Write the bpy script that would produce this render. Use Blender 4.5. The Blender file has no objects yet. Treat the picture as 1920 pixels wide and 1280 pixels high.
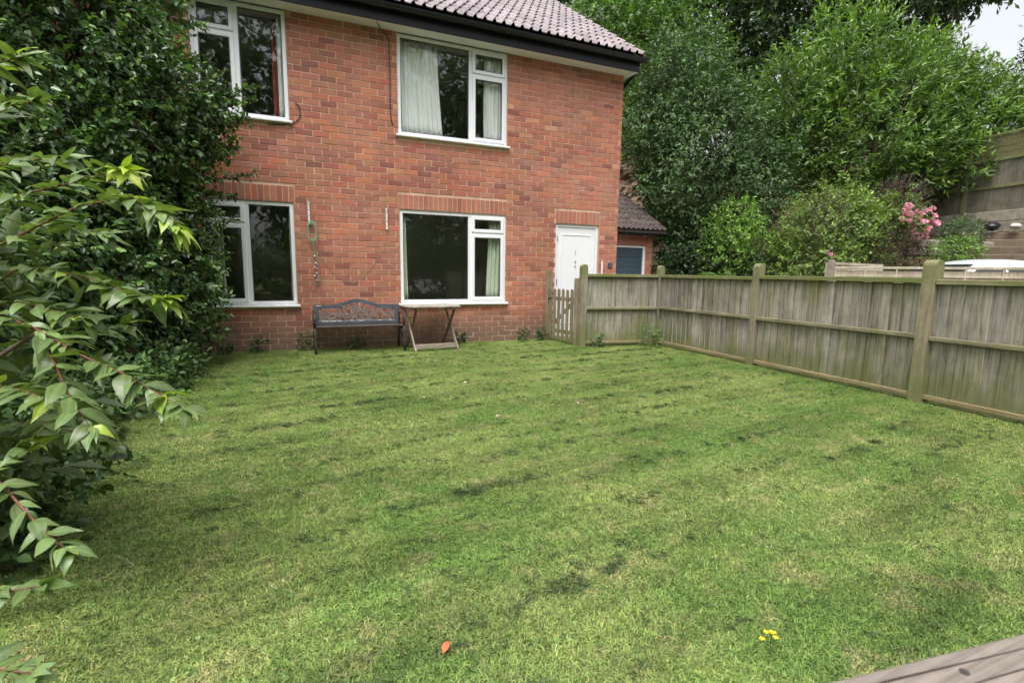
import bpy, math, random
import numpy as np
from mathutils import Vector, Matrix, noise as mnoise

random.seed(11)
rng = np.random.default_rng(11)
PI = math.pi
scene = bpy.context.scene
COL = scene.collection

# ------------------------------------------------------------------ camera
YAW, PITCH, ROLL = 0.40058, 0.13851, 0.01364
CAM = Vector((0.0, -7.831, 1.169))
fw = Vector((math.sin(YAW) * math.cos(PITCH), math.cos(YAW) * math.cos(PITCH), -math.sin(PITCH)))
rt = Vector((math.cos(YAW), -math.sin(YAW), 0))
up = rt.cross(fw)
r2 = rt * math.cos(ROLL) + up * math.sin(ROLL)
u2 = up * math.cos(ROLL) - rt * math.sin(ROLL)
cam = bpy.data.objects.new('camera', bpy.data.cameras.new('camera'))
cam.matrix_world = Matrix(((r2.x, u2.x, -fw.x, CAM.x), (r2.y, u2.y, -fw.y, CAM.y), (r2.z, u2.z, -fw.z, CAM.z), (0, 0, 0, 1)))
cam.data.sensor_width = 36
cam.data.lens = 940 / 1920 * 36
cam.data.clip_start = 0.05
cam.data.clip_end = 500
cam.data.dof.use_dof = True
cam.data.dof.focus_distance = 6.5
cam.data.dof.aperture_fstop = 5.6
COL.objects.link(cam)
scene.camera = cam

# ------------------------------------------------------------------ sky, sun, exposure (bright overcast)
SUN_EL, SUN_AZ = math.radians(68), math.radians(215)     # azimuth measured from +Y towards +X
world = bpy.data.worlds.new('World')
scene.world = world
world.use_nodes = True
wn = world.node_tree
wn.nodes.clear()
wo = wn.nodes.new('ShaderNodeOutputWorld')
wb = wn.nodes.new('ShaderNodeBackground')
ws = wn.nodes.new('ShaderNodeTexSky')
ws.sky_type = 'NISHITA'
ws.sun_disc = False
ws.sun_elevation = SUN_EL
ws.sun_rotation = SUN_AZ
ws.air_density = 1.0
ws.dust_density = 6.0
ws.ozone_density = 1.0
wh = wn.nodes.new('ShaderNodeHueSaturation')              # cloud cover: the blue is almost gone
wh.inputs['Saturation'].default_value = 0.22
wn.links.new(ws.outputs[0], wh.inputs['Color'])
wn.links.new(wh.outputs[0], wb.inputs['Color'])
wb.inputs['Strength'].default_value = 0.15
wn.links.new(wb.outputs[0], wo.inputs['Surface'])
sl = bpy.data.lights.new('sun', 'SUN')
sl.energy = 1.0
sl.angle = math.radians(40)
sl.color = (1.0, 0.97, 0.92)
sun = bpy.data.objects.new('sun', sl)
sd = Vector((math.sin(SUN_AZ) * math.cos(SUN_EL), math.cos(SUN_AZ) * math.cos(SUN_EL), math.sin(SUN_EL)))
sun.rotation_euler = sd.to_track_quat('Z', 'Y').to_euler()
sun.location = sd * 30
COL.objects.link(sun)
vs = scene.view_settings
vs.view_transform = 'Standard'
vs.look = 'None'
vs.gamma = 1
vs.exposure = 1.15
vs.use_curve_mapping = False
scene.render.engine = 'CYCLES'
scene.cycles.max_bounces = 5
scene.cycles.diffuse_bounces = 3
scene.cycles.glossy_bounces = 2
scene.cycles.transparent_max_bounces = 12
scene.cycles.transmission_bounces = 3

# ------------------------------------------------------------------ helpers: tags, meshes
def tag(o, label=None, cat=None, group=None, kind=None):
    if label: o['label'] = label
    if cat: o['category'] = cat
    if group: o['group'] = group
    if kind: o['kind'] = kind
    return o

def empty(name, loc=(0, 0, 0), label=None, cat=None, group=None, rz=0):
    o = bpy.data.objects.new(name, None)
    o.empty_display_size = 0.2
    o.location = loc
    o.rotation_euler = (0, 0, rz)
    COL.objects.link(o)
    return tag(o, label, cat, group)

def link(name, me, parent=None, loc=None, rot=None, scl=None):
    o = bpy.data.objects.new(name, me)
    COL.objects.link(o)
    if parent is not None:
        o.parent = parent
    if loc is not None: o.location = loc
    if rot is not None: o.rotation_euler = rot
    if scl is not None: o.scale = scl
    return o

def raw_mesh(name, V, F, mat, T=None, smooth=False):
    """V (n,3); F list of tuples or int array; T (n,3) tint per vertex"""
    me = bpy.data.meshes.new(name)
    V = np.asarray(V, dtype=np.float32)
    if isinstance(F, np.ndarray):
        nf, k = F.shape
        me.vertices.add(len(V)); me.vertices.foreach_set('co', V.ravel())
        me.loops.add(nf * k); me.loops.foreach_set('vertex_index', F.astype(np.int32).ravel())
        me.polygons.add(nf)
        me.polygons.foreach_set('loop_start', np.arange(0, nf * k, k, dtype=np.int32))
        me.polygons.foreach_set('loop_total', np.full(nf, k, dtype=np.int32))
        me.update(calc_edges=True)
        me.validate()
    else:
        me.from_pydata([tuple(v) for v in V.tolist()], [], F)
        me.update()
    if T is not None:
        a = me.color_attributes.new('tint', 'FLOAT_COLOR', 'POINT')
        c = np.ones((len(V), 4), dtype=np.float32)
        c[:, :3] = T
        a.data.foreach_set('color', c.ravel())
    if smooth:
        me.polygons.foreach_set('use_smooth', np.ones(len(me.polygons), dtype=bool))
    if mat is not None:
        me.materials.append(mat)
    return me

class MB:
    """collects shapes, builds one mesh"""
    def __init__(s): s.V = []; s.F = []; s.T = []
    def add(s, V, F, tint=(1, 1, 1), mtx=None):
        b = len(s.V)
        for v in V:
            v = Vector(v)
            if mtx is not None: v = mtx @ v
            s.V.append((v.x, v.y, v.z)); s.T.append(tint)
        for f in F: s.F.append(tuple(b + i for i in f))
        return s
    def box(s, x0, x1, y0, y1, z0, z1, tint=(1, 1, 1), mtx=None, c=0.0):
        if c <= 0:
            V = [(x0, y0, z0), (x1, y0, z0), (x1, y1, z0), (x0, y1, z0), (x0, y0, z1), (x1, y0, z1), (x1, y1, z1), (x0, y1, z1)]
            F = [(0, 3, 2, 1), (4, 5, 6, 7), (0, 1, 5, 4), (1, 2, 6, 5), (2, 3, 7, 6), (3, 0, 4, 7)]
            return s.add(V, F, tint, mtx)
        V = []; idx = {}
        X, Y, Z = (x0, x1), (y0, y1), (z0, z1)
        sg = (1, -1)
        for i in (0, 1):
            for j in (0, 1):
                for k in (0, 1):
                    for a in range(3):
                        p = [X[i] + sg[i] * c, Y[j] + sg[j] * c, Z[k] + sg[k] * c]
                        p[a] = (X[i], Y[j], Z[k])[a]
                        idx[(i, j, k, a)] = len(V); V.append(tuple(p))
        F = []
        q = [(0, 0), (1, 0), (1, 1), (0, 1)]
        for a in range(3):
            for e in (0, 1):
                f = []
                for (m, n) in q:
                    t = [0, 0, 0]; t[a] = e; o = [b for b in range(3) if b != a]; t[o[0]] = m; t[o[1]] = n
                    f.append(idx[(t[0], t[1], t[2], a)])
                F.append(tuple(f))
        for a in range(3):
            o = [b for b in range(3) if b != a]
            for m in (0, 1):
                for n in (0, 1):
                    t0 = [0, 0, 0]; t1 = [0, 0, 0]; t0[a] = 0; t1[a] = 1
                    t0[o[0]] = t1[o[0]] = m; t0[o[1]] = t1[o[1]] = n
                    F.append((idx[(*t0, o[0])], idx[(*t0, o[1])], idx[(*t1, o[1])], idx[(*t1, o[0])]))
        for i in (0, 1):
            for j in (0, 1):
                for k in (0, 1):
                    F.append((idx[(i, j, k, 0)], idx[(i, j, k, 1)], idx[(i, j, k, 2)]))
        return s.add(V, F, tint, mtx)
    def bar(s, p0, p1, w, h, tint=(1, 1, 1), upv=(0, 0, 1), c=0.0):
        """square bar from p0 to p1, w across, h along upv"""
        p0 = Vector(p0); p1 = Vector(p1); d = p1 - p0; L = d.length; d.normalize()
        upv = Vector(upv); sx = d.cross(upv)
        if sx.length < 1e-4: sx = d.cross(Vector((1, 0, 0)))
        sx.normalize(); uz = sx.cross(d)
        m = Matrix(((d.x, sx.x, uz.x, p0.x), (d.y, sx.y, uz.y, p0.y), (d.z, sx.z, uz.z, p0.z), (0, 0, 0, 1)))
        return s.box(0, L, -w / 2, w / 2, -h / 2, h / 2, tint, m, c)
    def tube(s, pts, rad, n=6, tint=(1, 1, 1), cap=True):
        pts = [Vector(p) for p in pts]
        if not hasattr(rad, '__len__'): rad = [rad] * len(pts)
        b = len(s.V); ref = Vector((0.31, 0.87, 0.38))
        for i, p in enumerate(pts):
            d = (pts[min(i + 1, len(pts) - 1)] - pts[max(i - 1, 0)]).normalized()
            a = d.cross(ref); a = a.normalized() if a.length > 1e-4 else Vector((1, 0, 0)); c = d.cross(a)
            for k in range(n):
                t = 2 * PI * k / n
                v = p + (a * math.cos(t) + c * math.sin(t)) * rad[i]
                s.V.append(tuple(v)); s.T.append(tint)
        for i in range(len(pts) - 1):
            for k in range(n):
                s.F.append((b + i * n + k, b + i * n + (k + 1) % n, b + (i + 1) * n + (k + 1) % n, b + (i + 1) * n + k))
        if cap:
            s.F.append(tuple(b + k for k in range(n))[::-1]); e = b + (len(pts) - 1) * n
            s.F.append(tuple(e + k for k in range(n)))
        return s
    def prism(s, poly, a, b, tint=(1, 1, 1), axis='y', mtx=None):
        """poly in the plane normal to axis ((x,z) for y, (y,z) for x), extruded a..b"""
        n = len(poly)
        mk = {'y': lambda p, t: (p[0], t, p[1]), 'x': lambda p, t: (t, p[0], p[1]), 'z': lambda p, t: (p[0], p[1], t)}[axis]
        V = [mk(p, a) for p in poly] + [mk(p, b) for p in poly]
        F = [tuple(range(n))[::-1], tuple(range(n, 2 * n))] + [(i, (i + 1) % n, n + (i + 1) % n, n + i) for i in range(n)]
        return s.add(V, F, tint, mtx)
    def mesh(s, name, mat, smooth=False):
        me = raw_mesh(name, np.array(s.V, dtype=np.float32), s.F, mat, np.array(s.T, dtype=np.float32), smooth)
        return me
    def build(s, name, mat, parent=None, smooth=False, fix=True):
        me = s.mesh(name, mat, smooth)
        if fix:
            import bmesh
            bm = bmesh.new(); bm.from_mesh(me); bmesh.ops.recalc_face_normals(bm, faces=bm.faces[:]); bm.to_mesh(me); bm.free()
        return link(name, me, parent)

# ------------------------------------------------------------------ materials
def nodes(name):
    m = bpy.data.materials.new(name); m.use_nodes = True
    nt = m.node_tree; nt.nodes.clear()
    return m, nt, nt.nodes, nt.links

class NB:
    """small node builder"""
    def __init__(s, name):
        s.m, s.nt, s.n, s.l = nodes(name)
        s.out = s.n.new('ShaderNodeOutputMaterial')
        s.pos = s.n.new('ShaderNodeNewGeometry').outputs['Position']
    def tint(s):
        a = s.n.new('ShaderNodeAttribute'); a.attribute_name = 'tint'; return a.outputs['Color']
    def scaled(s, sx, sy, sz, src=None):
        v = s.n.new('ShaderNodeVectorMath'); v.operation = 'MULTIPLY'
        s.l.new(src or s.pos, v.inputs[0]); v.inputs[1].default_value = (sx, sy, sz); return v.outputs[0]
    def noise(s, scale, detail=3, rough=0.6, vec=None, dist=0.0):
        t = s.n.new('ShaderNodeTexNoise'); t.inputs['Scale'].default_value = scale
        t.inputs['Detail'].default_value = detail; t.inputs['Roughness'].default_value = rough
        t.inputs['Distortion'].default_value = dist
        s.l.new(vec or s.pos, t.inputs['Vector']); return t.outputs['Fac']
    def ramp(s, fac, stops):
        r = s.n.new('ShaderNodeValToRGB'); e = r.color_ramp.elements
        while len(e) < len(stops): e.new(0.5)
        for i, (p, c) in enumerate(stops):
            e[i].position = p
            e[i].color = (c, c, c, 1) if not hasattr(c, '__len__') else (*c, 1)
        s.l.new(fac, r.inputs[0]); return r.outputs[0]
    def mix(s, a, b, fac, mode='MIX'):
        x = s.n.new('ShaderNodeMix'); x.data_type = 'RGBA'; x.blend_type = mode
        for sock, val in ((x.inputs['Factor'], fac), (x.inputs['A'], a), (x.inputs['B'], b)):
            if isinstance(val, (int, float)): sock.default_value = val
            elif hasattr(val, '__len__'): sock.default_value = (*val, 1)
            else: s.l.new(val, sock)
        return x.outputs['Result']
    def math(s, op, a, b=0.0):
        x = s.n.new('ShaderNodeMath'); x.operation = op
        for sock, val in ((x.inputs[0], a), (x.inputs[1], b)):
            if isinstance(val, (int, float)): sock.default_value = val
            else: s.l.new(val, sock)
        return x.outputs[0]
    def sep(s, i):
        x = s.n.new('ShaderNodeSeparateXYZ'); s.l.new(s.pos, x.inputs[0]); return x.outputs[i]
    def bump(s, h, strength=0.3, dist=0.01):
        b = s.n.new('ShaderNodeBump'); b.inputs['Strength'].default_value = strength; b.inputs['Distance'].default_value = dist
        s.l.new(h, b.inputs['Height']); return b.outputs[0]
    def bsdf(s, col, rough=0.7, spec=0.4, normal=None, metal=0.0, out=True):
        p = s.n.new('ShaderNodeBsdfPrincipled')
        if hasattr(col, '__len__'): p.inputs['Base Color'].default_value = (*col, 1)
        else: s.l.new(col, p.inputs['Base Color'])
        if isinstance(rough, (int, float)): p.inputs['Roughness'].default_value = rough
        else: s.l.new(rough, p.inputs['Roughness'])
        p.inputs['Specular IOR Level'].default_value = spec; p.inputs['Metallic'].default_value = metal
        if normal is not None: s.l.new(normal, p.inputs['Normal'])
        if out: s.l.new(p.outputs[0], s.out.inputs['Surface'])
        return p.outputs[0]

def simple(name, col, rough=0.6, spec=0.4, var=0.12, scale=6, bump=0.0, bscale=80, metal=0.0):
    b = NB(name)
    n = b.noise(scale, 4)
    c = b.mix(col, b.ramp(n, [(0.3, 1 - var), (0.7, 1 + var)]), 1.0, 'MULTIPLY')
    c = b.mix(c, b.tint(), 1.0, 'MULTIPLY')
    nm = b.bump(b.noise(bscale, 3), bump, 0.004) if bump else None
    b.bsdf(c, rough, spec, nm, metal)
    return b.m

def brick_mat(name='brick_clay', k=1.0):
    b = NB(name)
    c = b.mix((0.40 * k, 0.165 * k, 0.112 * k), b.tint(), 1.0, 'MULTIPLY')
    g = b.noise(60, 4, 0.7)
    c = b.mix(c, b.ramp(g, [(0.25, 0.72), (0.55, 1.0), (0.8, 1.22)]), 1.0, 'MULTIPLY')
    w = b.noise(1.3, 5, 0.65)                                # pale bloom drifting over the wall
    w2 = b.noise(9, 4, 0.7)
    c = b.mix(c, (0.50, 0.34, 0.27), b.math('MULTIPLY', b.ramp(w, [(0.5, 0.0), (0.72, 0.5)]), b.ramp(w2, [(0.4, 0.1), (0.7, 1.0)])))
    spk = b.noise(38, 2, 0.5)
    c = b.mix(c, (0.6, 0.52, 0.46), b.ramp(spk, [(0.74, 0.0), (0.80, 0.5)]))
    c = b.mix(c, b.ramp(b.noise(0.7, 5, 0.7), [(0.32, 0.80), (0.68, 1.14)]), 1.0, 'MULTIPLY')
    z = b.sep(2)                                             # rain-splash grime on the lowest courses
    low = b.math('ADD', z, b.math('MULTIPLY', b.noise(2.2, 4), -0.32))
    c = b.mix(c, (0.16, 0.115, 0.085), b.ramp(low, [(0.0, 0.85), (0.16, 0.6), (0.42, 0.0)]))
    h = b.noise(140, 4, 0.7)
    b.bsdf(c, 0.85, 0.25, b.bump(h, 0.5, 0.003))
    return b.m

def wood_mat(name, base, dark, green, galg=0.5, axis='z', zbase=0.0, ztop=1.2):
    b = NB(name)
    sc = {'z': (38, 38, 1.6), 'x': (1.4, 40, 40), 'y': (38, 1.6, 38)}[axis]
    g = b.noise(1.0, 5, 0.65, b.scaled(*sc), 0.6)
    g2 = b.noise(1.0, 6, 0.7, b.scaled(*[q * (2.6 if q > 10 else 1.5) for q in sc]), 0.3)
    c = b.mix(dark, base, b.ramp(g, [(0.30, 0.0), (0.48, 0.75), (0.72, 1.0)]))
    c = b.mix(c, b.ramp(g2, [(0.3, 0.62), (0.5, 1.0), (0.72, 1.35)]), 1.0, 'MULTIPLY')
    c = b.mix(c, b.tint(), 1.0, 'MULTIPLY')
    blot = b.noise(3.2, 5, 0.7)
    c = b.mix(c, b.ramp(blot, [(0.3, 0.66), (0.5, 1.0), (0.75, 1.25)]), 1.0, 'MULTIPLY')
    kn = b.n.new('ShaderNodeTexVoronoi'); kn.inputs['Scale'].default_value = 1.0
    b.l.new(b.scaled(*{'z': (9, 9, 5), 'x': (5, 9, 9), 'y': (9, 5, 9)}[axis]), kn.inputs['Vector'])
    c = b.mix(c, (dark[0] * .5, dark[1] * .5, dark[2] * .5), b.ramp(kn.outputs['Distance'], [(0.02, 0.8), (0.09, 0.0)]))
    z = b.sep(2)
    al = b.noise(2.6, 5, 0.7, b.scaled(1.3, 1.3, 0.6))
    hgt = b.ramp(b.math('DIVIDE', z, ztop), [(0.02, 0.46), (0.30, 0.16), (0.6, 0.05), (0.85, 0.10), (0.98, 0.34)])
    f = b.math('MULTIPLY', b.ramp(b.math('ADD', al, hgt), [(0.56, 0.0), (0.86, 1.0)]), galg)
    c = b.mix(c, green, f)
    b.bsdf(c, 0.85, 0.25, b.bump(g, 0.5, 0.004))
    return b.m

def leaf_mat(name, col, rough=0.45, spec=0.4, trans=0.25, var=0.35, vscale=2.5, yellow=None):
    b = NB(name)
    n = b.noise(vscale, 3)
    c = b.mix(col, b.ramp(n, [(0.3, 1 - var), (0.7, 1 + var)]), 1.0, 'MULTIPLY')
    c = b.mix(c, b.tint(), 1.0, 'MULTIPLY')
    p = b.bsdf(c, rough, spec, out=False)
    t = b.n.new('ShaderNodeBsdfTranslucent')
    b.l.new(b.mix(c, (1.1, 1.25, 0.5), 1.0, 'MULTIPLY'), t.inputs['Color'])
    mx = b.n.new('ShaderNodeMixShader'); mx.inputs[0].default_value = trans
    b.l.new(p, mx.inputs[1]); b.l.new(t.outputs[0], mx.inputs[2]); b.l.new(mx.outputs[0], b.out.inputs['Surface'])
    return b.m

def glass_mat():
    b = NB('window_glass')
    fr = b.n.new('ShaderNodeLayerWeight'); fr.inputs['Blend'].default_value = 0.5    # Schlick reflectance from both sides of a pane
    tr = b.n.new('ShaderNodeBsdfTransparent'); tr.inputs['Color'].default_value = (0.955, 0.975, 0.965, 1)
    gl = b.n.new('ShaderNodeBsdfGlossy'); gl.inputs['Roughness'].default_value = 0.015
    mx = b.n.new('ShaderNodeMixShader')
    b.l.new(b.math('MINIMUM', b.math('MULTIPLY', b.math('ADD', b.math('MULTIPLY', b.math('POWER', fr.outputs['Facing'], 5.0), 0.96), 0.04), 1.7), 1.0), mx.inputs[0]); b.l.new(tr.outputs[0], mx.inputs[1]); b.l.new(gl.outputs[0], mx.inputs[2])
    b.l.new(mx.outputs[0], b.out.inputs['Surface'])
    return b.m

def lawn_shader(name, dark=1.0, clip=False):
    b = NB(name)
    flat = b.scaled(1, 1, 0)
    big = b.noise(0.9, 4, 0.6, flat)
    mid = b.noise(4.2, 4, 0.65, flat)
    fine = b.noise(26, 2, 0.6, flat)
    lush = (0.118 * dark, 0.188 * dark, 0.050 * dark)
    c = b.mix(lush, (0.190 * dark, 0.242 * dark, 0.082 * dark), b.ramp(big, [(0.38, 0.0), (0.62, 1.0)]))
    c = b.mix(c, (0.29 * dark, 0.262 * dark, 0.14 * dark), b.ramp(mid, [(0.52, 0.0), (0.72, 0.75)]))
    c = b.mix(c, (0.070 * dark, 0.135 * dark, 0.032 * dark), b.ramp(mid, [(0.27, 0.8), (0.44, 0.0)]))
    vr = b.n.new('ShaderNodeVectorRotate'); vr.rotation_type = 'Z_AXIS'; vr.inputs['Angle'].default_value = -0.12
    b.l.new(flat, vr.inputs['Vector'])
    row = b.noise(1.0, 5, 0.6, b.scaled(0.75, 4.6, 1, vr.outputs[0]), 0.5)   # mowing streaks: light on the leaning grass, put into the colour
    c = b.mix(c, b.ramp(row, [(0.3, 0.66), (0.5, 1.0), (0.7, 1.26)]), 1.0, 'MULTIPLY')
    c = b.mix(c, b.ramp(fine, [(0.3, 0.72), (0.7, 1.3)]), 1.0, 'MULTIPLY')
    c = b.mix(c, b.tint(), 1.0, 'MULTIPLY')
    p = b.bsdf(c, 0.6, 0.25, out=False)
    t = b.n.new('ShaderNodeBsdfTranslucent'); b.l.new(b.mix(c, (1.05, 1.15, 0.6), 1.0, 'MULTIPLY'), t.inputs['Color'])
    mx = b.n.new('ShaderNodeMixShader'); mx.inputs[0].default_value = 0.25
    b.l.new(p, mx.inputs[1]); b.l.new(t.outputs[0], mx.inputs[2]); b.l.new(mx.outputs[0], b.out.inputs['Surface'])
    return b.m

MAT = {}
MAT['brick'] = brick_mat()
MAT['mortar'] = simple('mortar', (0.58, 0.385, 0.285), 0.9, 0.2, 0.2, 5, 0.5, 90)
MAT['upvc'] = simple('white_plastic_frame', (0.80, 0.81, 0.83), 0.3, 0.45, 0.02, 3)
MAT['door'] = simple('white_gloss_door', (0.80, 0.81, 0.83), 0.35, 0.45, 0.02, 3)
MAT['soffit'] = simple('white_soffit_board', (0.74, 0.73, 0.70), 0.5, 0.3, 0.06, 2)
MAT['black'] = simple('black_plastic', (0.009, 0.009, 0.010), 0.35, 0.4, 0.1, 3)
MAT['fascia'] = simple('black_fascia_paint', (0.010, 0.009, 0.011), 0.45, 0.3, 0.15, 3)
MAT['glass'] = glass_mat()
MAT['seal'] = simple('grey_glazing_seal', (0.10, 0.10, 0.11), 0.6, 0.3)
MAT['room'] = simple('dim_room_plaster', (0.62, 0.61, 0.55), 0.9, 0.1, 0.06, 2)
MAT['rev'] = simple('dark_recess', (0.05, 0.04, 0.035), 0.9, 0.1)
MAT['curtain'] = simple('white_curtain_cloth', (0.90, 0.90, 0.88), 0.9, 0.1, 0.03, 4)
MAT['greencurtain'] = simple('pale_green_curtain_cloth', (0.74, 0.79, 0.64), 0.9, 0.1, 0.04, 4)
MAT['redcurtain'] = simple('red_curtain_cloth', (0.40, 0.10, 0.08), 0.9, 0.1, 0.04, 4)
MAT['metal'] = simple('brushed_metal', (0.55, 0.55, 0.56), 0.35, 0.5, 0.05, 4, metal=0.8)
MAT['fence'] = wood_mat('weathered_fence_board', (0.44, 0.41, 0.345), (0.100, 0.085, 0.068), (0.135, 0.15, 0.04), 0.72, 'z')
MAT['rail'] = wood_mat('mossy_fence_rail', (0.27, 0.245, 0.16), (0.12, 0.10, 0.065), (0.15, 0.17, 0.05), 0.95, 'y')
MAT['railx'] = wood_mat('mossy_fence_rail_short', (0.27, 0.245, 0.16), (0.12, 0.10, 0.065), (0.15, 0.17, 0.05), 0.95, 'x')
MAT['post'] = wood_mat('mossy_fence_post', (0.29, 0.262, 0.185), (0.12, 0.10, 0.068), (0.155, 0.17, 0.06), 0.8, 'z')
MAT['kick'] = wood_mat('fence_kick_board', (0.36, 0.27, 0.165), (0.17, 0.12, 0.07), (0.14, 0.15, 0.05), 0.35, 'y')
MAT['gate'] = wood_mat('weathered_gate_wood', (0.30, 0.25, 0.18), (0.14, 0.11, 0.075), (0.15, 0.15, 0.05), 0.6, 'z')
MAT['deckrail'] = wood_mat('grey_weathered_timber', (0.25, 0.215, 0.185), (0.085, 0.068, 0.058), (0.2, 0.2, 0.1), 0.0, 'x')
MAT['tablewood'] = wood_mat('bleached_table_wood', (0.36, 0.32, 0.27), (0.17, 0.14, 0.11), (0.2, 0.2, 0.1), 0.0, 'x')
MAT['benchblue'] = simple('slate_blue_paint', (0.085, 0.10, 0.125), 0.45, 0.4, 0.25, 9)
MAT['lattice'] = simple('brown_cast_lattice', (0.22, 0.18, 0.165), 0.6, 0.3, 0.2, 12)
MAT['iron'] = simple('dark_cast_iron', (0.045, 0.038, 0.033), 0.55, 0.4, 0.3, 10)
MAT['chip'] = simple('chipped_white_paint', (0.72, 0.71, 0.70), 0.6, 0.3, 0.25, 40)
MAT['bark'] = simple('bark', (0.10, 0.075, 0.055), 0.9, 0.2, 0.3, 12, 0.6, 40)
MAT['redstem'] = simple('red_brown_stem', (0.15, 0.06, 0.04), 0.6, 0.3, 0.3, 20)
MAT['white_pipe'] = simple('white_pipe', (0.75, 0.75, 0.75), 0.4, 0.4, 0.03)
MAT['slate'] = simple('slate_plaque', (0.06, 0.062, 0.065), 0.5, 0.4, 0.15, 20)
MAT['letter'] = simple('pale_lettering', (0.20, 0.20, 0.22), 0.6, 0.3)
MAT['cord'] = simple('green_cord', (0.16, 0.36, 0.22), 0.7, 0.2, 0.1)
MAT['string'] = simple('tan_string', (0.35, 0.31, 0.16), 0.8, 0.2, 0.1)

# ------------------------------------------------------------------ the ground
gm = NB('soil_and_thatch')
gc = gm.mix((0.10, 0.13, 0.035), (0.12, 0.10, 0.05), gm.ramp(gm.noise(9, 4), [(0.35, 0.0), (0.65, 1.0)]))
gm.bsdf(gc, 0.95, 0.1)
V = [(-80, -60, 0), (5.9, -60, 0), (5.9, 60, 0), (-80, 60, 0)]
lawn = MB().add(V, [(0, 1, 2, 3)]).build('lawn', gm.m)
tag(lawn, 'mown garden lawn in front of the brick house', kind='structure')
dm = simple('driveway_concrete', (0.22, 0.21, 0.19), 0.9, 0.2, 0.25, 2, 0.3, 30)
drive = MB().add([(5.9, -60, 0.0), (120, -60, 0.0), (120, 60, 0.0), (5.9, 60, 0.0)], [(0, 1, 2, 3)]).build('driveway', dm)
tag(drive, 'concrete driveway beyond the garden fence', kind='structure')

def hill_h(x, y):
    s = 0.8 * x + 0.6 * y - 9.6
    h = 0.5 * s if s > 0 else 0.0
    if s > 0: h = 0.5 * (math.sqrt(s * s + 0.6) - 0.77)
    h = max(h, 0)
    if h > 0: h += 0.12 * min(1, h) * mnoise.noise(Vector((x * 0.7, y * 0.7, 1.3)))
    return min(h, 7.5)
hv, hf = [], []
NX, NY = 70, 60
for j in range(NY + 1):
    for i in range(NX + 1):
        x = 6.2 + i * 0.8; y = -6 + j * 0.8
        hv.append((x, y, hill_h(x, y) - 0.03))
for j in range(NY):
    for i in range(NX):
        a = j * (NX + 1) + i
        hf.append((a, a + 1, a + NX + 2, a + NX + 1))
hm = NB('bank_soil')
hc = hm.mix((0.105, 0.07, 0.045), (0.06, 0.085, 0.03), hm.ramp(hm.noise(1.6, 5), [(0.42, 0.0), (0.62, 1.0)]))
hc = hm.mix(hc, hm.ramp(hm.noise(14, 4), [(0.3, 0.6), (0.7, 1.4)]), 1.0, 'MULTIPLY')
hm.bsdf(hc, 0.95, 0.1, hm.bump(hm.noise(10, 4), 0.8, 0.05))
hill = MB().add(hv, hf).build('hillside', hm.m, smooth=True)
tag(hill, 'overgrown earth bank rising behind the driveway', kind='structure')

# ------------------------------------------------------------------ THE HOUSE
HX0, HX1, HZ = -5.2, 5.37, 4.57
HY1 = 8.2
COURSE, LEN = 0.0828, 0.225
OPEN = {'LL': (-1.15, -0.03, 0.63, 2.08), 'LR': (1.44, 3.185, 0.63, 2.08),
        'UL': (-1.15, -0.03, 3.13, HZ), 'UR': (1.44, 3.185, 3.13, HZ), 'D': (4.11, 4.98, 0.0, 2.0)}
SOLD = [(-1.17, -0.01, 2.085, 2.30), (1.42, 3.2, 2.085, 2.30), (4.10, 4.99, 2.005, 2.22)]
house = empty('house', (0, 0, 0), 'two storey red brick house with white windows and tiled roof', 'house')
wallm = MB()
xs = sorted({HX0, HX1, *[o[0] for o in OPEN.values()], *[o[1] for o in OPEN.values()]})
zs = sorted({-0.3, HZ + 0.25, *[o[2] for o in OPEN.values()], *[o[3] for o in OPEN.values()]})
for i in range(len(xs) - 1):
    runs = []
    for k in range(len(zs) - 1):
        cx, cz = (xs[i] + xs[i + 1]) / 2, (zs[k] + zs[k + 1]) / 2
        if any(o[0] < cx < o[1] and o[2] < cz < o[3] for o in OPEN.values()): continue
        if runs and abs(runs[-1][1] - zs[k]) < 1e-6: runs[-1][1] = zs[k + 1]
        else: runs.append([zs[k], zs[k + 1]])
    for a, b_ in runs: wallm.box(xs[i], xs[i + 1], 0.0055, 0.26, a, b_)
wall = wallm.build('wall', MAT['mortar'], house)

BR_T = [(1, 1, 1), (0.92, 0.9, 0.9), (1.08, 1.05, 1.0), (0.80, 0.76, 0.82), (1.18, 1.12, 1.0), (0.70, 0.66, 0.74), (1.22, 1.34, 1.2),
        (0.96, 1.02, 1.0), (1.1, 0.92, 0.86), (0.62, 0.60, 0.68), (1.02, 0.98, 0.94), (1.0, 1.08, 1.1), (1.32, 1.55, 1.45), (0.88, 0.84, 0.86)]
BR_W = np.array([5, 5, 4, 3, 3, 1.6, 1.0, 4, 3, 0.9, 5, 3, 0.35, 4]); BR_W = BR_W / BR_W.sum()

def brick_geo(w, h, d=0.035, j=0.0):
    r = lambda: random.uniform(-1, 1) * j
    w2, h2, c = w / 2, h / 2, 0.0022
    V = [(-w2 + r(), d, -h2 + r()), (w2 + r(), d, -h2 + r()), (w2 + r(), d, h2 + r()), (-w2 + r(), d, h2 + r())]
    V += [(-w2 + r() , 0.004, -h2 + r()), (w2 + r(), 0.004, -h2 + r()), (w2 + r(), 0.004, h2 + r()), (-w2 + r(), 0.004, h2 + r())]
    V += [(-w2 + c + r(), 0, -h2 + c + r()), (w2 - c + r(), 0, -h2 + c + r()), (w2 - c + r(), 0, h2 - c + r()), (-w2 + c + r(), 0, h2 - c + r())]
    F = [(8, 9, 10, 11)]
    for a in (0, 4):
        for k in range(4): F.append((a + k, a + (k + 1) % 4, a + 4 + (k + 1) % 4, a + 4 + k))
    return V, F

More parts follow.
